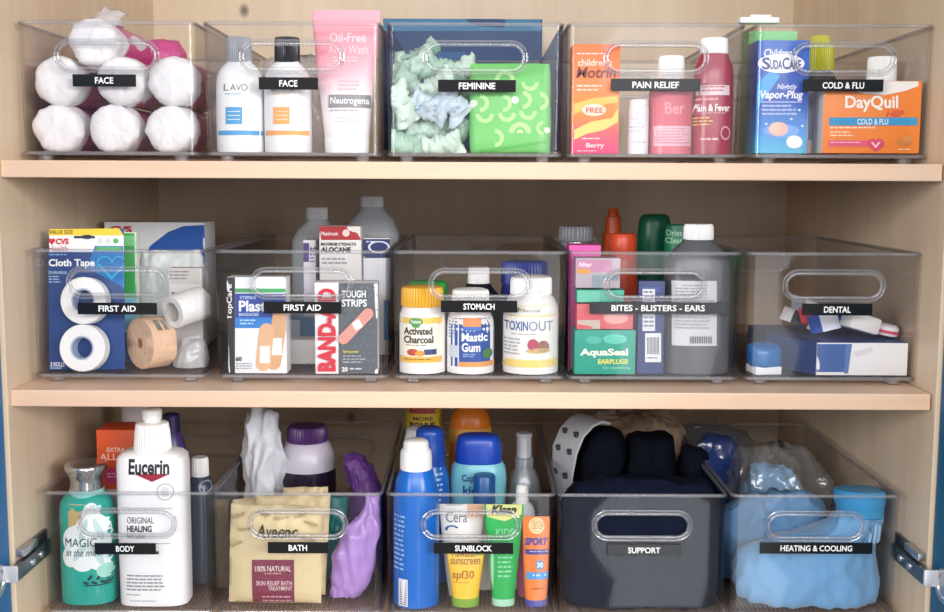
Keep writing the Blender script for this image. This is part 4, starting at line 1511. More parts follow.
add_box(bm, xa, xb, -.013, .013, 0, zb + .0012, .001)
T.part('white_label', bm, mat('#e6eaee', .4))
T.done()

# ================================================================== BOTTOM SHELF
# ---- bin 1: body
T = Thing('lotion_bottle', 'teal see-through body lotion bottle with silver cap and white flower print', 'bottle', 92.2, F3, YF + 0.0275)
T.lathe('bottle_body', mat('#2fa394', 0.12, var=0.1, bscale=20), [(609, 23), (607, 26), (602, 27), (560, 27), (510, 26.6), (500, 25.5), (493, 21), (490, 15)], kd=0.8, n=2.4, face=True)
T.lathe('neck', mat('#8fd0c6', 0.15), [(493, 17), (487, 16.5)])
T.lathe('silver_cap', mat('#c9c9cd', 0.16, 0.95, var=0.03), [(489, 15.5), (486, 16), (478, 15.8), (472, 18.5), (467, 20.5), (463.5, 20.2), (462, 17), (461.5, 6)], smoothn=24)
T.poly([(68, 505), (82, 505), (82, 524), (74, 530), (68, 530)], '#c9a970')
FL = '#e9f0ef'
for (cx, cy, rx, ry, ro) in ((90, 535, 17, 22, 10), (76, 540, 14, 15, 40), (103, 534, 13, 16, -35), (84, 556, 14, 16, 20), (99, 556, 14, 16, -25), (90, 519, 9, 15, 0), (72, 556, 10, 12, 30)):
    T.ell(cx, cy, rx, ry, FL, rot=ro)
for (cx, cy, rx, ry, ro) in ((83, 532, 3, 13, 15), (97, 530, 3, 12, -20), (80, 552, 3, 11, 35), (97, 556, 3, 11, -25)):
    T.ell(cx, cy, rx, ry, '#bfd6d6', rot=ro)
T.text('MAGIC', 65, 538.5, 96, 547, '#2f4a4e', b=.0)
T.text('in the moon', 66, 549, 104, 556.5, '#2f4a4e', it=.3)
for j in range(7):
    T.cap(86 + j * 4, 583 - (j % 2) * 5, 6, 2.6, 50 if j % 2 else -20, '#163f3c')
T.rect(84, 585, 108, 586.2, '#163f3c')
T.ell(104, 572, 8, 7, '#9fd6c4')
T.done()

T = Thing('lotion_pump_bottle', 'big white healing lotion pump bottle with dark red chevron, tallest in the BODY bin', 'bottle', 158.5, F3, YF + 0.0245)
T.lathe('bottle_body', mat('#f1f1f2', 0.35, var=0.01), [(609, 31), (607, 33), (603, 33.8), (560, 34), (500, 34), (462, 34), (454, 33), (450, 29), (447.5, 20)], kd=0.62, n=3.6, face=True)
T.lathe('pump_collar', WHITE, [(449, 17.5), (447, 18.2), (430, 16.8), (422, 15.4), (420.5, 12)], seg=80, ribs=1)
T.lathe('pump_head', WHITE, [(421, 7.5), (418, 9.2), (411, 9.8), (409, 9.5), (407.5, 7)], smoothn=14)
T.text('Eucerin', 128.5, 459.5, 169, 475, '#26262c', b=.03)
T.poly([(134, 474.0), (170, 474.0), (152, 482.0)], '#a0283c')
T.ell(165, 492, 8.5, 8.5, '#9aa0a8', inner=.9)
T.ell(165, 492, 4, 5, '#d4d7db')
T.flush()
T.lines(127, 508, 173, 510, 1, '#bcbcc0')
T.text('ORIGINAL', 127, 517, 154, 523.5, '#55565c')
T.text('HEALING', 127, 525.5, 152, 532, '#3a3b42', b=.03)
T.text('Rich Lotion', 127, 533.8, 145, 538.5, '#77777c', b=.02)
T.lines(150, 543, 172, 545, 1, '#9a9aa0')
T.rect(156, 551, 159, 554, '#202026')
T.flush()
T.lines(127, 575, 166, 592, 5, '#8f9096')
T.lines(127, 594, 144, 596, 1, '#8f9096')
T.lines(131, 600, 160, 602, 1, '#a5a6aa')
T.done()

T = Thing('vitamin_box', 'orange extra strength box standing behind the pump bottle and silver cap', 'box', 122, F3, 0.115)
T.box('carton', mat('#e0592a', 0.42), 96, 150, 430, 582, 0.04, face=True)
T.text('EXTRA', 107, 447.5, 125, 452, '#f5d6c4', b=.02)
T.text('ALL-C', 100, 453.5, 128, 460, '#f7e4d8', b=.0)
T.ell(112, 476, 8, 8, '#c83a78')
T.lines(107, 473, 117, 479, 2, '#efb4cc')
T.rect(96.5, 489, 130, 560, '#d9cfc9')
T.done()
T = Thing('tall_tube', 'white tube standing at the back behind the pump head', 'tube', 142, F3, 0.210)
T.lathe('tube_body', mat('#dcd8dc', 0.4), [(545, 14), (470, 14), (412, 15, .5), (404, 15.5, .1)], kd=.9)
T.lathe('purple_band', mat('#7a5fa8', 0.4), [(470, 14.3), (455, 14.4)], kd=.92)
T.done()
T = Thing('tall_tube', 'dark violet bottle at the back right of the pump bottle', 'bottle', 176, F3, 0.190)
T.lathe('bottle_body', mat('#4a3a78', 0.35), [(552, 14), (450, 14), (436, 11), (430, 8)])
T.lathe('screw_cap', mat('#3a2c62', 0.35), [(431, 8.5), (414, 8.2), (412.5, 6)])
T.done()
T = Thing('small_bottle', 'clear bottle of dark liquid with white cap standing right behind the white pump bottle', 'bottle', 204, F3, 0.120)
T.lathe('bottle_body', mat('#3c4454', 0.15), [(580, 13), (578, 14), (500, 14), (488, 13.4), (479, 11), (474, 8)], face=True)
T.lathe('screw_cap', mat('#d9d9da', 0.35), [(474.5, 8.6), (458, 8.2), (456, 7)], seg=60, ribs=1)
T.ell(204, 488, 6, 6, '#8a94a4', inner=.8)
T.done()

# ---- bin 2: bath
PAPER = mat('#d8c59a', 0.6, bump=0.5, bscale=45, var=0.06)


def packet(px0, px1, p0, p1, Y, lab, rot, seed, cut=0.0):
    cx = (px0 + px1) / 2
    T = Thing('bath_packet', lab, 'packet', cx, F3, Y, rot, 'tan paper bath treatment packets')
    x0, z0 = T.L(px0, p1); x1, z1 = T.L(px1, p0)
    bm = bmesh.new()
    nx, nz = 26, 34
    front, backv = [], []
    off = Vector((seed * 2.7, 1.3 * seed, 0))
    for j in range(nz + 1):
        rf, rb = [], []
        for i in range(nx + 1):
            u, v = i / nx, j / nz
            x, z = x0 + (x1 - x0) * u, z1 * v
            e = (1 - abs(2 * u - 1) ** 5) * (1 - abs(2 * v - 1) ** 8)
            p = Vector((x * 55, z * 45, 0)) + off
            top = max(0, v - .72) / .28
            w = noise.noise(p) * .002 + (1 - 2 * abs(noise.noise(p * 1.5))) * .0022 + top * noise.noise(Vector((x * 90, z * 140, 3)) + off) * .004
            w *= 0.22 + 0.78 * min(1.0, max(0.0, (v - .42) / .25))
            zz = z + (cut * (u - .5) * z1 * v if v > .8 else 0)
            rf.append(bm.verts.new((x, -e * .0062 + w, zz)))
            rb.append(bm.verts.new((x, e * .0062 + .0006 + w, zz)))
        front.append(rf); backv.append(rb)
    for g, fl in ((front, 0), (backv, 1)):
        for j in range(nz):
            for i in range(nx):
                q = (g[j][i], g[j][i + 1], g[j + 1][i + 1], g[j + 1][i])
                bm.faces.new(q if not fl else tuple(reversed(q)))
    for i in range(nx):
        bm.faces.new((front[0][i], backv[0][i], backv[0][i + 1], front[0][i + 1]))
        bm.faces.new((front[nz][i], front[nz][i + 1], backv[nz][i + 1], backv[nz][i]))
    for j in range(nz):
        bm.faces.new((front[j][0], front[j + 1][0], backv[j + 1][0], backv[j][0]))
        bm.faces.new((front[j][nx], backv[j][nx], backv[j + 1][nx], front[j + 1][nx]))
    T.part('paper_packet', bm, PAPER, face=True, angle=60)
    T.layer = 22
    return T


T = packet(229, 320, 507, 609, YF + 0.014, 'front tan bath packet with maroon printed panel', (R(-3), R(1.5), 0), 1)
T.rect(252, 560, 294, 609, '#7e3048')
T.text('100% NATURAL', 255, 566, 291, 571.5, '#ecd9d4', b=.01)
T.lines(256, 573, 285, 576, 1, '#c99aa4')
T.text('SKIN RELIEF BATH', 256, 581, 292, 585.5, '#e3c6c6', b=.01)
T.text('TREATMENT', 268, 586.5, 292, 590.5, '#e3c6c6', b=.01)
T.lines(262, 596, 292, 604, 2, '#c99aa4')
T.flush()
T.text('Aveeno', 256, 525, 298, 538, '#3f352c', it=.2, b=.01)
for xa, ya, an in ((238, 517, 20), (262, 514, -10), (300, 516, 25), (310, 524, -15), (244, 530, 10), (282, 519, 5), (236, 545, 30), (308, 540, -20)):
    T.cap(xa, ya, 14, 3.2, an, '#b39f74')  # crinkle shade painted on the paper as darker marks
T.done()
T = packet(252, 324, 497, 600, YF + 0.036, 'middle tan bath packet, its tilted top rising right of the front packet', (R(-4), R(3), 0), 2, cut=.06)
T.text('Aveeno', 262, 520, 300, 532, '#4a3c30', it=.2, b=.02)
T.done()
T = packet(228, 290, 500, 596, YF + 0.054, 'rear tan bath packet, its top left corner behind the others', (R(-4), R(-4), 0), 3)
T.done()
T = packet(276, 320, 489, 592, YF + 0.064, 'narrow tan bath packet standing highest, against the dark jar', (R(-5), R(4), 0), 4, cut=.05)
T.done()

T = Thing('cloth_pouch', 'grey and white crumpled cloth pouch rising above the left of the BATH bin', 'pouch', 255, F3, 0.160)
T.soft('pouch', mat('#cfd2da', 0.8, bump=0.5, bscale=30, var=0.16), [(560, 266, 14, 18), (520, 266, 15, 19), (485, 266, 15, 18), (460, 265, 15, 17), (440, 264, 15, 15), (425, 263, 15, 11), (415, 267, 11, 8), (411, 268, 5, 3)], amp=0.004, freq=38, fold=0.0045, ffreq=42, seed=6)
T.done()

T = Thing('supplement_jar', 'large dark jar with purple lid and milky shoulder at the back of the BATH bin', 'jar', 310, F3, 0.185)
T.lathe('jar_body', mat('#241a2c', 0.2, var=0.1), [(560, 26), (556, 28), (500, 28), (472, 28), (465, 27)], face=True)
T.lathe('milky_shoulder', mat('#c9c2d2', 0.3), [(466, 27.2), (458, 27), (450, 25.4), (442, 22), (439, 19)], smoothn=16)
T.lathe('purple_lid', mat('#4b2763', 0.35), [(440, 19.4), (438.5, 20), (427, 19.8), (424, 18), (423.2, 10)], seg=90, ribs=1)
T.rect(284, 468, 336, 472, '#5a2440')
T.done()
T = Thing('salt_bag', 'teal packet between the tan packets and the jar seen through the handle', 'packet', 326, F3, 0.134)
T.soft('packet', mat('#1f8a8c', 0.35, bump=.3), [(584, 325, 16, 8), (560, 326, 19, 11), (530, 328, 19, 10), (508, 329, 18, 5), (498, 329, 17, 1)], amp=.0015, fold=.001, seed=5, sq=3)
T.done()
T = Thing('bath_sponge', 'dark purple net bag leaning behind the lilac packet at the right wall', 'bag', 366, F3, 0.132)
T.soft('net_bag', mat('#5a2f78', 0.5, bump=0.9, bscale=120, var=0.15), [(572, 364, 12, 12), (545, 366, 15, 15), (505, 368, 16, 16), (478, 363, 14, 13), (462, 356, 10, 8), (455, 352, 6, 3)], amp=.002, fold=.0016, ffreq=60, seed=7)
T.done()
T = Thing('bath_packet', 'shiny lilac and purple film packet leaning along the right wall of the BATH bin', 'packet', 352, F3, 0.078)
T.soft('film_packet', mat('#b08cd0', 0.2, bump=0.5, bscale=50, var=0.15), [(600, 345, 11, 7), (592, 346, 15, 12), (570, 350, 17, 14), (545, 358, 17, 13), (522, 367, 13, 10), (505, 372, 8, 5), (497, 374, 4, 2)], amp=.0022, fold=.0026, ffreq=55, freq=50, seed=4)
T.done()

# ---- bin 3: sunblock
SB = mat('#1668c4', 0.25, var=0.03)
T = Thing('spray_can', 'tall blue sunscreen spray can with white cap at the left front of its bin', 'spray can', 417.5, F3, YF + 0.0225)
T.lathe('can_body', SB, [(609, 21), (607.5, 22.4), (604, 22.8), (520, 22.8), (495, 22.4), (478, 20), (470, 17), (466, 15.5)], face=True)
T.lathe('spray_cap', WHITE, [(467, 15), (465, 15.8), (450, 15.2), (446, 12.8), (441, 12.4), (438.5, 11.2), (437, 8)], label='white cap', smoothn=22)
T.rect(393.5, 515, 401, 560, '#1a57a8')
T.lines(394, 517, 405, 574, 12, '#8fb8ea')
T.rect(399, 580, 408, 607, '#e6ebf0')
for q in range(11):
    T.rect(400, 581.5 + q * 2.3, 407, 582.6 + q * 2.3, '#3a3f4a')
T.rect(411, 446, 419, 447, '#c9c9cc')
T.done()
T = Thing('spray_can', 'second blue spray can with blue cap hidden behind the white capped can', 'spray can', 431, F3, 0.125)
T.lathe('can_body', mat('#1f62b8', 0.25, var=.06), [(575, 20), (500, 20.4), (475, 19), (462, 15.5)], face=True)
T.lathe('spray_cap', mat('#1d4aa8', 0.3), [(463, 15), (450, 15), (438, 13.8), (428, 13.2), (425, 9)], smoothn=16)
T.lines(434, 470, 443, 510, 8, '#9fc2ee')
T.done()
T = Thing('spray_can', 'third can with a white cap peeking between the two blue spray cans', 'spray can', 420, F3, 0.172)
T.lathe('can_body', mat('#2a58a0', 0.3), [(560, 19), (470, 19), (452, 15)])
T.lathe('spray_cap', mat('#e6e6e8', 0.35), [(453, 14.5), (436, 14), (427, 12), (424.5, 8)])
T.done()
T = Thing('sunscreen_bottle', 'yellow bottle with bonus lettering at the back left of the SUNBLOCK bin', 'bottle', 425, F3, 0.255)
T.lathe('bottle_body', mat('#e6c63a', 0.35), [(530, 18), (450, 18.5), (420, 18.5), (404, 18)], kd=.8, face=True)
T.lathe('screw_cap', mat('#c94a3a', 0.35), [(404, 14), (396, 13)])
T.text('MORE', 413, 417, 433, 421, '#7a3a30', b=.03)
T.text('BONUS', 410, 422.5, 435, 428.5, '#3a3430', b=.04)
T.rect(405, 406, 439, 414, '#b8423a')
T.done()
T = Thing('sunscreen_bottle', 'orange rounded bottle at the back behind the blue capped pale bottle', 'bottle', 471, F3, 0.230)
T.lathe('bottle_body', mat('#ea7f22', 0.3, var=.08), [(538, 20), (460, 21), (425, 20.5), (412, 18), (405, 13), (403, 8)], kd=.8, smoothn=26)
T.lathe('label_band', mat('#e9b25a', 0.35), [(438, 21.4), (424, 20.9)], kd=.82)
T.done()
T = Thing('sunscreen_bottle', 'pale aqua kids sunscreen bottle with wide cobalt blue cap', 'bottle', 479, F3, 0.135)
T.lathe('bottle_body', mat('#7cc7d6', 0.3), [(580, 24), (540, 25), (505, 26.5), (490, 27.5), (475, 28), (463, 26.5), (458, 23)], kd=.62, n=2.4, face=True)
T.lathe('flip_cap', mat('#1c46b4', 0.3), [(459, 22.5), (457, 23.2), (445, 23), (436, 21), (432.5, 17), (431.5, 8)], kd=.7, n=2.6, smoothn=20)
T.text('Coppertone', 462, 475, 495, 484, '#1f4a94', b=.03)
T.text('kids', 463, 486, 482, 495, '#1f4a94', b=.03)
T.done()
T = Thing('lip_balm', 'small stick with dark teal blue cap in front of the pale aqua bottle', 'stick', 485, F3, 0.1035)
T.lathe('stick_body', mat('#e6e2da', .4), [(590, 10), (520, 10), (500, 10)])
T.lathe('blue_cap', mat('#13518f', 0.3), [(500, 11), (474, 10.8), (472.5, 10)])
T.done()
T = Thing('pump_spray', 'grey silver spray bottle with tall nozzle at the back right of the SUNBLOCK bin', 'spray bottle', 524, F3, 0.150)
T.lathe('bottle_body', mat('#8d9096', 0.3, 0.4), [(565, 17), (500, 17), (478, 15), (466, 10.5)], smoothn=16)
T.lathe('nozzle_collar', mat('#a9acb2', 0.25, 0.6), [(467, 9.5), (455, 9.4), (454, 8)])
T.lathe('nozzle_head', mat('#bfc1c6', 0.3, 0.4), [(454, 7.6), (436, 7.2), (432, 8.4), (430.5, 7)])
T.done()
T = Thing('pump_spray', 'small white spray bottle with narrow white nozzle right of the blue stick', 'spray bottle', 522.5, F3, 0.110)
T.lathe('bottle_body', mat('#dfe2e4', 0.35), [(589, 13), (520, 13), (506, 12), (500, 8)], smoothn=16)
T.lathe('nozzle_head', WHITE, [(500, 6.5), (488, 6.2), (483, 5.4), (482, 4)])
T.done()


def tube(px, secs, m, capm, capsecs, Y, lab, kd, rot=(0, 0, 0)):
    T = Thing('sunscreen_tube', lab, 'tube', px, F3, Y, rot, 'squeeze tubes of sunscreen')
    T.lathe('squeeze_tube', m, secs, kd=.6, n=2.2, face=True)
    T.lathe('flip_cap', capm, capsecs, kd=.75, n=2.2)
    return T


zt = at(463, 502, YF + 0.04).z - F3
T = tube(463, [(592, 13, .8), (575, 15.5, .66), (545, 19, .42), (520, 21.5, .2), (508, 22.5, .05), (502, 22.8, .03)], mat('#f0eee9', .35), mat('#dfdfe0', .4), [(606, 12.5), (605, 13.2), (593, 13.4), (592, 12.8)], YF + 0.040,
         'white and peach skin care tube standing behind the yellow sunscreen tube', 1)
T.rect(467, 502.5, 485, 520, '#f2bb93')
T.text('Cera', 446, 514.5, 467, 524.5, '#5a6a80')
T.text('Ve', 468, 516, 481, 524, '#f7e6da')
T.text('Sunscreen', 446, 505, 463, 508.5, '#8a8a90')
T.ell(452, 531, 7, 4, '#3a6aa8', inner=.6, a0=20, a1=200)
T.done()
zt = at(466, 549, YF + 0.014).z - F3
T = tube(466.5, [(593, 13.6, .8), (583, 14.8, .66), (565, 17, .42), (553, 18.5, .2), (548, 19, .05), (545, 19, .03)], mat('#f2c33c', .35), mat('#7fa83c', .4), [(609, 13), (608, 13.6), (594, 14.2), (592.6, 13.8)], YF + 0.014,
         'yellow spf 30 sunscreen tube with green cap at the front', 1)
T.text('Hawaiian', 452, 553, 477, 559.5, '#8a5a1c', it=.2)
T.text('sunscreen', 451, 561, 480, 566.5, '#9a621c', b=.01)
T.text('spf30', 452.5, 572, 474, 582, '#a8621c', b=.01)
T.lines(453, 583, 474, 585, 1, '#b9862a')
T.ell(480, 555, 4, 3.5, '#7aa83c')
T.done()
T = tube(504.5, [(594, 11.5, .8), (578, 13, .66), (545, 16, .42), (520, 18.3, .2), (508, 19.4, .05), (502, 19.6, .03)], mat('#2fae58', .3), mat('#a8d8bc', .35), [(609, 10.8), (608, 11.2), (595, 11.6), (594, 11.2)], YF + 0.015,
         'green gel tube with pale yellow crimped top and black scribbled letters', 1)
T.poly([(485.8, 502.6), (523, 502.6), (522, 517), (505, 523), (487, 519)], '#d9dc8a')
T.text('Klean', 491, 507.5, 517, 516.5, '#1a1a1c', b=.05, it=.3)
T.text('KIDS', 496, 530, 514, 538, '#7fd69a', b=.02)
T.rect(491, 545, 494, 590, '#9fdcb4')
T.lines(498, 548, 513, 580, 7, '#8ad6a4')
T.done()
T = tube(537, [(595, 10.8, .8), (582, 12, .66), (560, 12.8, .42), (535, 13.6, .2), (520, 13.9, .05), (514, 14, .03)], mat('#f0813a', .35), mat('#4a4aa0', .4), [(609, 10.4), (608, 10.8), (596, 11.2), (594.6, 10.8)], YF + 0.014,
         'orange sport sunscreen tube with violet cap at the right front', 1)
T.ell(537, 528, 8, 8, '#f3d9a8'); T.ell(537, 528, 6.4, 6.4, '#e9b868', inner=.85)
T.lines(533, 524, 545, 532, 4, '#b9803a')
T.text('SPORT', 525.5, 539.5, 548, 547, '#3a3f9a', b=.04, it=.15)
T.rect(526, 551, 548.5, 556, '#4a3f8a')
T.lines(530, 552.5, 549, 554.5, 1, '#cfc6e6')
T.ell(540, 566, 4, 4.6, '#3f8ed0'); T.text('30', 537, 563.5, 543, 568.5, '#e6f0fa', b=.03)
T.rect(527, 573, 548, 580, '#4a9ad8')
T.lines(533, 575, 548, 579, 1, '#e6f0fa')
T.lines(532, 588, 546, 592, 1, '#c25a28')
T.done()
T = tube(529, [(592, 10, .8), (560, 12, .5), (535, 13, .2), (522, 13.4, .03)], mat('#c9688a', .35), mat('#8a4a6a', .4), [(602, 9), (593, 9.6), (592, 9.4)], YF + 0.038,
         'rose pink tube half hidden behind the orange sport tube', 1)
T.done()

# ---- bin 4: support braces
NAVY = mat('#080c19', 0.85, bump=0.4, bscale=160, var=0.12, spec=0.12)
NAVY2 = mat('#0b101e', 0.85, bump=0.4, bscale=120, var=0.12, spec=0.12)
GREYF = mat('#10172b', 0.85, bump=0.0, bscale=40, var=0.15, spec=0.12)
T = Thing('support_brace', 'dark navy folded brace filling the front of the SUPPORT bin behind the handle', 'brace', 644, F3, YF + 0.047)
T.soft('folded_fabric', GREYF, [(602, 640, 66, 40), (592, 640, 74, 43), (560, 642, 78, 44), (525, 643, 78, 43), (500, 643, 74, 36), (488, 645, 60, 24), (482, 646, 36, 10)], amp=.0035, freq=24, fold=.0035, ffreq=26, seed=3, sq=3.4)
T.done()
T = Thing('support_brace', 'dark navy knee brace roll standing upright left of the middle in its bin', 'brace', 596, F3, 0.182, (0, 0, 0))
T.soft('padded_roll', NAVY, [(570, 592, 20, 28), (520, 593, 21, 31), (480, 596, 21, 31), (455, 600, 21, 28), (440, 603, 18, 21), (432, 605, 13, 13), (430, 606, 7, 6)], amp=.003, freq=35, fold=.0022, ffreq=40, seed=4, sq=2.6)
T.done()
T = Thing('support_brace', 'black padded brace block with flat top in the middle of the SUPPORT bin', 'brace', 646, F3, 0.180, (0, 0, 0))
T.soft('padded_wrap', NAVY, [(568, 644, 20, 28), (500, 645, 21, 30), (465, 648, 23, 29), (446, 650, 22, 25), (438, 650, 21, 18), (436, 651, 12, 9)], amp=.0028, freq=30, fold=.0022, ffreq=40, seed=8, sq=3.0)
T.done()
T = Thing('support_brace', 'smaller black rolled brace tilted towards the right wall of its bin', 'brace', 681, F3, 0.172, (0, R(5), 0))
T.soft('padded_wrap', NAVY2, [(575, 679, 8, 24), (510, 681, 9, 26), (470, 684, 12, 24), (455, 684, 12, 18), (448, 683, 8, 10)], amp=.0028, freq=35, fold=.002, ffreq=40, seed=11, sq=3)
bm = bmesh.new()
add_box(bm, -.010, .012, -.0335, -.0305, .098, .112, .001)
T.part('hook_strap', bm, NAVY, label='flat strap end')
T.done()
T = Thing('splint_strap', 'grey perforated splint curving over the left end of the SUPPORT bin', 'splint', 575, F3, 0.162)
bm = bmesh.new()
W2 = 0.022
path = []
for (px, py) in ((561, 575), (559, 540), (558, 500), (559, 472), (564, 449), (572, 433), (583, 424), (594, 421), (603, 424)):
    x, z = T.L(px, py)
    path.append(Vector((x, 0, z)))
rows = []
n = len(path)
for i, p in enumerate(path):
    t = (path[min(i + 1, n - 1)] - path[max(i - 1, 0)]).normalized()
    nn = Vector((-t.z, 0, t.x))
    rows.append([bm.verts.new(p + Vector((0, y, 0)) + nn * d) for y, d in ((-W2, 0), (W2, 0), (W2, .0028), (-W2, .0028))])
for i in range(n - 1):
    for k in range(4):
        bm.faces.new((rows[i][k], rows[i][(k + 1) % 4], rows[i + 1][(k + 1) % 4], rows[i + 1][k]))
bm.faces.new(rows[0]); bm.faces.new(rows[-1])
bmesh.ops.rotate(bm, verts=bm.verts, cent=(0, 0, 0.1), matrix=Matrix.Rotation(R(28), 3, 'Z'))
T.part('splint', bm, mat('#b9babf', 0.5, var=.08), label='grey rigid splint')
bm = bmesh.new()
for i in (3, 4, 5):
    for y in (-.012, .010):
        p = Vector((path[i].x * math.cos(R(28)) - y * math.sin(R(28)), path[i].x * math.sin(R(28)) + y * math.cos(R(28)), path[i].z))
        add_loft(bm, [(p.z - .001, p.x - .002, p.y - .002, .0032, .0032, 2), (p.z + .0045, p.x - .0035, p.y - .002, .0026, .0026, 2)], 10)
T.part('punched_hole', bm, mat('#25272c', .7), label='dark round holes')
T.done()
T = Thing('elastic_wrap', 'tan beige elastic wrap bunched behind the black braces', 'wrap', 634, F3, 0.276)
T.soft('wrap', mat('#a8917a', 0.85, bump=0.6, bscale=60, var=.15), [(535, 620, 44, 30), (480, 624, 48, 33), (446, 628, 47, 32), (430, 634, 44, 26), (420, 636, 30, 16), (416, 630, 14, 8)], amp=.005, freq=24, fold=.005, ffreq=40, seed=5, sq=2.6)
T.done()
T = Thing('plastic_sleeve', 'clear plastic sleeve poking up at the back under the shelf edge', 'bag', 634, F3, 0.335)
T.soft('film', FILM, [(510, 634, 30, 6), (450, 634, 32, 7), (420, 634, 31, 5), (405, 635, 28, 2)], amp=.003, fold=.001, seed=2, sq=3)
T.done()

# ---- bin 5: heating and cooling
ICE = mat('#6fa4d2', 0.7, bump=0.25, bscale=60, var=0.06, sheen=0.3)
T = Thing('ice_bag', 'light blue fabric ice bag with screw cap lying at the front', 'ice bag', 808, F3, YF + 0.038)
secs = [(608, 803, 30, 22), (603, 804, 52, 30), (592, 806, 67, 35), (577, 806, 72, 36), (562, 806, 70, 35), (551, 809, 64, 31), (543, 818, 52, 28), (535, 836, 36, 25), (526, 850, 26, 22), (517, 856, 22, 20), (510, 859, 22, 19)]
T.soft('bag', ICE, secs, amp=.0025, freq=26, fold=.0024, ffreq=50, seed=3)
bm = bmesh.new()
xn, zn = T.L(860, 512)
prof = [(-.014, .0215), (-.012, .0235), (-.002, .0240), (.000, .0255), (.012, .0262), (.0135, .0250), (.0142, .019), (.0140, .002)]
add_loft(bm, [(z, 0, 0, q, q, 2) for z, q in prof], 90, ribs=1)
for v in bm.verts:
    v.co = Matrix.Rotation(R(-6), 3, 'X') @ v.co + Vector((xn, 0, zn + .010))
T.part('screw_cap', bm, mat('#3f9ad2', 0.35, var=.04), label='bright blue screw cap')
bm = bmesh.new()
for j in range(12):
    a = R(180 + 15 * j + 4)
    p0 = Vector((xn + .020 * math.cos(a), .019 * math.sin(a), zn - .004))
    p1 = Vector((xn - .008 + .026 * math.cos(a), .027 * math.sin(a), zn - .026))
    add_tube(bm, [p0, (p0 + p1) / 2 + Vector((0, -.001, 0)), p1], .0016, 6)
T.part('gathered_pleat', bm, mat('#9cc6e6', .6), label='pale gathered pleats below the cap')
T.done()
T = Thing('ice_bag', 'folded light blue cloth wrap pressed against the left wall behind the ice bag', 'cold wrap', 764, F3, 0.1425)
T.soft('cloth', mat('#6a9ac6', 0.75, bump=.3, var=.1), [(588, 766, 40, 11), (550, 768, 48, 15), (520, 772, 52, 15), (508, 774, 48, 13), (499, 776, 38, 10), (495, 778, 22, 6)], amp=.003, freq=28, fold=.0045, ffreq=42, seed=9, sq=2.6)
T.done()
T = Thing('zip_bag', 'crumpled clear plastic bag bulging above the rim of the rightmost bottom bin', 'bag', 790, F3, 0.223)
T.soft('film', FILM, [(560, 780, 44, 36), (510, 782, 48, 42), (480, 782, 48, 40), (466, 778, 40, 32), (456, 774, 28, 22), (450, 770, 14, 8)], amp=.005, freq=26, fold=.005, ffreq=42, seed=12)
T.done()
T = Thing('cold_pack', 'pale blue crumpled cold pack inside the clear bag', 'cold pack', 778, F3, 0.214)
T.soft('pack', mat('#8fc0e8', 0.35, bump=.4), [(549, 778, 22, 16), (510, 776, 29, 24), (486, 774, 26, 22), (472, 772, 19, 14), (466, 771, 8, 6)], amp=.004, freq=34, fold=.003, seed=13)
T.done()
T = Thing('zip_bag', 'dark blue bag of a folded heating pad at the back left of its bin', 'bag', 722, F3, 0.318)
T.soft('film', TINTED_FILM, [(530, 724, 28, 22), (490, 722, 32, 25), (455, 718, 34, 25), (438, 714, 30, 24), (429, 711, 22, 16), (425, 709, 10, 8)], amp=.005, freq=26, fold=.003, ffreq=30, seed=14, sq=2.6)
T.done()
T = Thing('heating_pad', 'royal blue folded heating pad inside the dark bag', 'heating pad', 720, F3, 0.318)
T.soft('pad', mat('#1f4cae', 0.6, bump=.3, var=.1), [(520, 722, 14, 14), (480, 720, 19, 17), (452, 718, 20, 16), (440, 716, 14, 13), (436, 715, 8, 6)], amp=.002, freq=34, fold=.0015, seed=15, sq=2.6)
T.done()

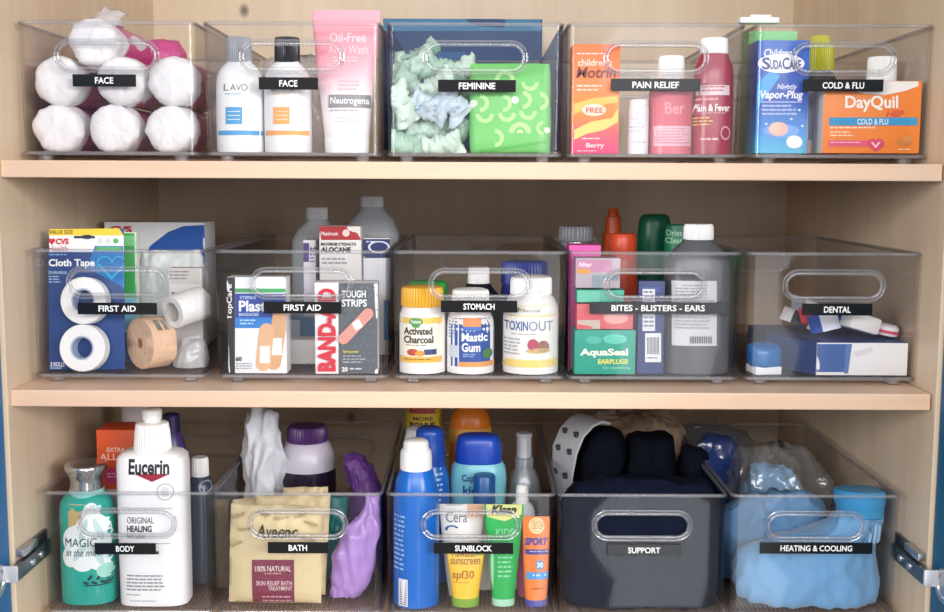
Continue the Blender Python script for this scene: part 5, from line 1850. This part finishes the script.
# ------------------------------------------------------------------ light of the room, with added lamps
w = bpy.data.worlds.new('room_light')
scene.world = w
w.use_nodes = True
nt = w.node_tree
nt.nodes.clear()
wo = nt.nodes.new('ShaderNodeOutputWorld')
bg = nt.nodes.new('ShaderNodeBackground')
tc = nt.nodes.new('ShaderNodeTexCoord')
sp = nt.nodes.new('ShaderNodeSeparateXYZ')
mr = nt.nodes.new('ShaderNodeMapRange')
mr.inputs[1].default_value = -0.6
mr.inputs[2].default_value = 0.7
cr = nt.nodes.new('ShaderNodeValToRGB')
cr.color_ramp.elements[0].color = (0.45, 0.42, 0.40, 1)
cr.color_ramp.elements[1].color = (1.0, 1.0, 1.02, 1)
nt.links.new(tc.outputs['Generated'], sp.inputs[0])
nt.links.new(sp.outputs[2], mr.inputs[0])
nt.links.new(mr.outputs[0], cr.inputs[0])
nt.links.new(cr.outputs[0], bg.inputs['Color'])
bg.inputs['Strength'].default_value = 0.78
nt.links.new(bg.outputs[0], wo.inputs[0])


def area(name, loc, target, sx, sy, power, col=(1, 1, 1)):
    l = bpy.data.lights.new(name, 'AREA')
    l.shape = 'RECTANGLE'
    l.size, l.size_y = sx, sy
    l.energy = power
    l.color = col
    o = bpy.data.objects.new(name, l)
    COL.objects.link(o)
    o.location = loc
    d = Vector(target) - Vector(loc)
    o.rotation_euler = d.to_track_quat('-Z', 'Y').to_euler()
    return o


area('added_front_light', (0.15, -3.6, 1.0), (0, 0, 0.0), 3.4, 0.66, 70, (1.0, 0.985, 0.965))  # unseen front lamp, added high enough that the bin fronts don't mirror it
area('added_right_light', (2.7, -3.0, 0.62), (0, 0.2, 0.0), 1.5, 1.2, 96, (1.0, 0.985, 0.965))  # lamp added out of view on the right to brighten the back wall
area('added_left_light', (-2.7, -3.0, 0.62), (0, 0.2, 0.0), 1.5, 1.2, 66, (1.0, 0.985, 0.965))  # weaker added lamp on the left, also for the back wall
area('glass_door_daylight', (0.75, -3.0, -0.60), (0.75, 0, -0.6), 0.66, 2.6, 10.5, (0.90, 0.94, 1.0))

scene.view_settings.view_transform = 'Standard'
scene.view_settings.look = 'None'
scene.view_settings.exposure = 0.05
scene.view_settings.gamma = 1.0
scene.view_settings.use_curve_mapping = False
scene.cycles.transparent_max_bounces = 48
scene.cycles.max_bounces = 10
scene.cycles.use_denoising = True
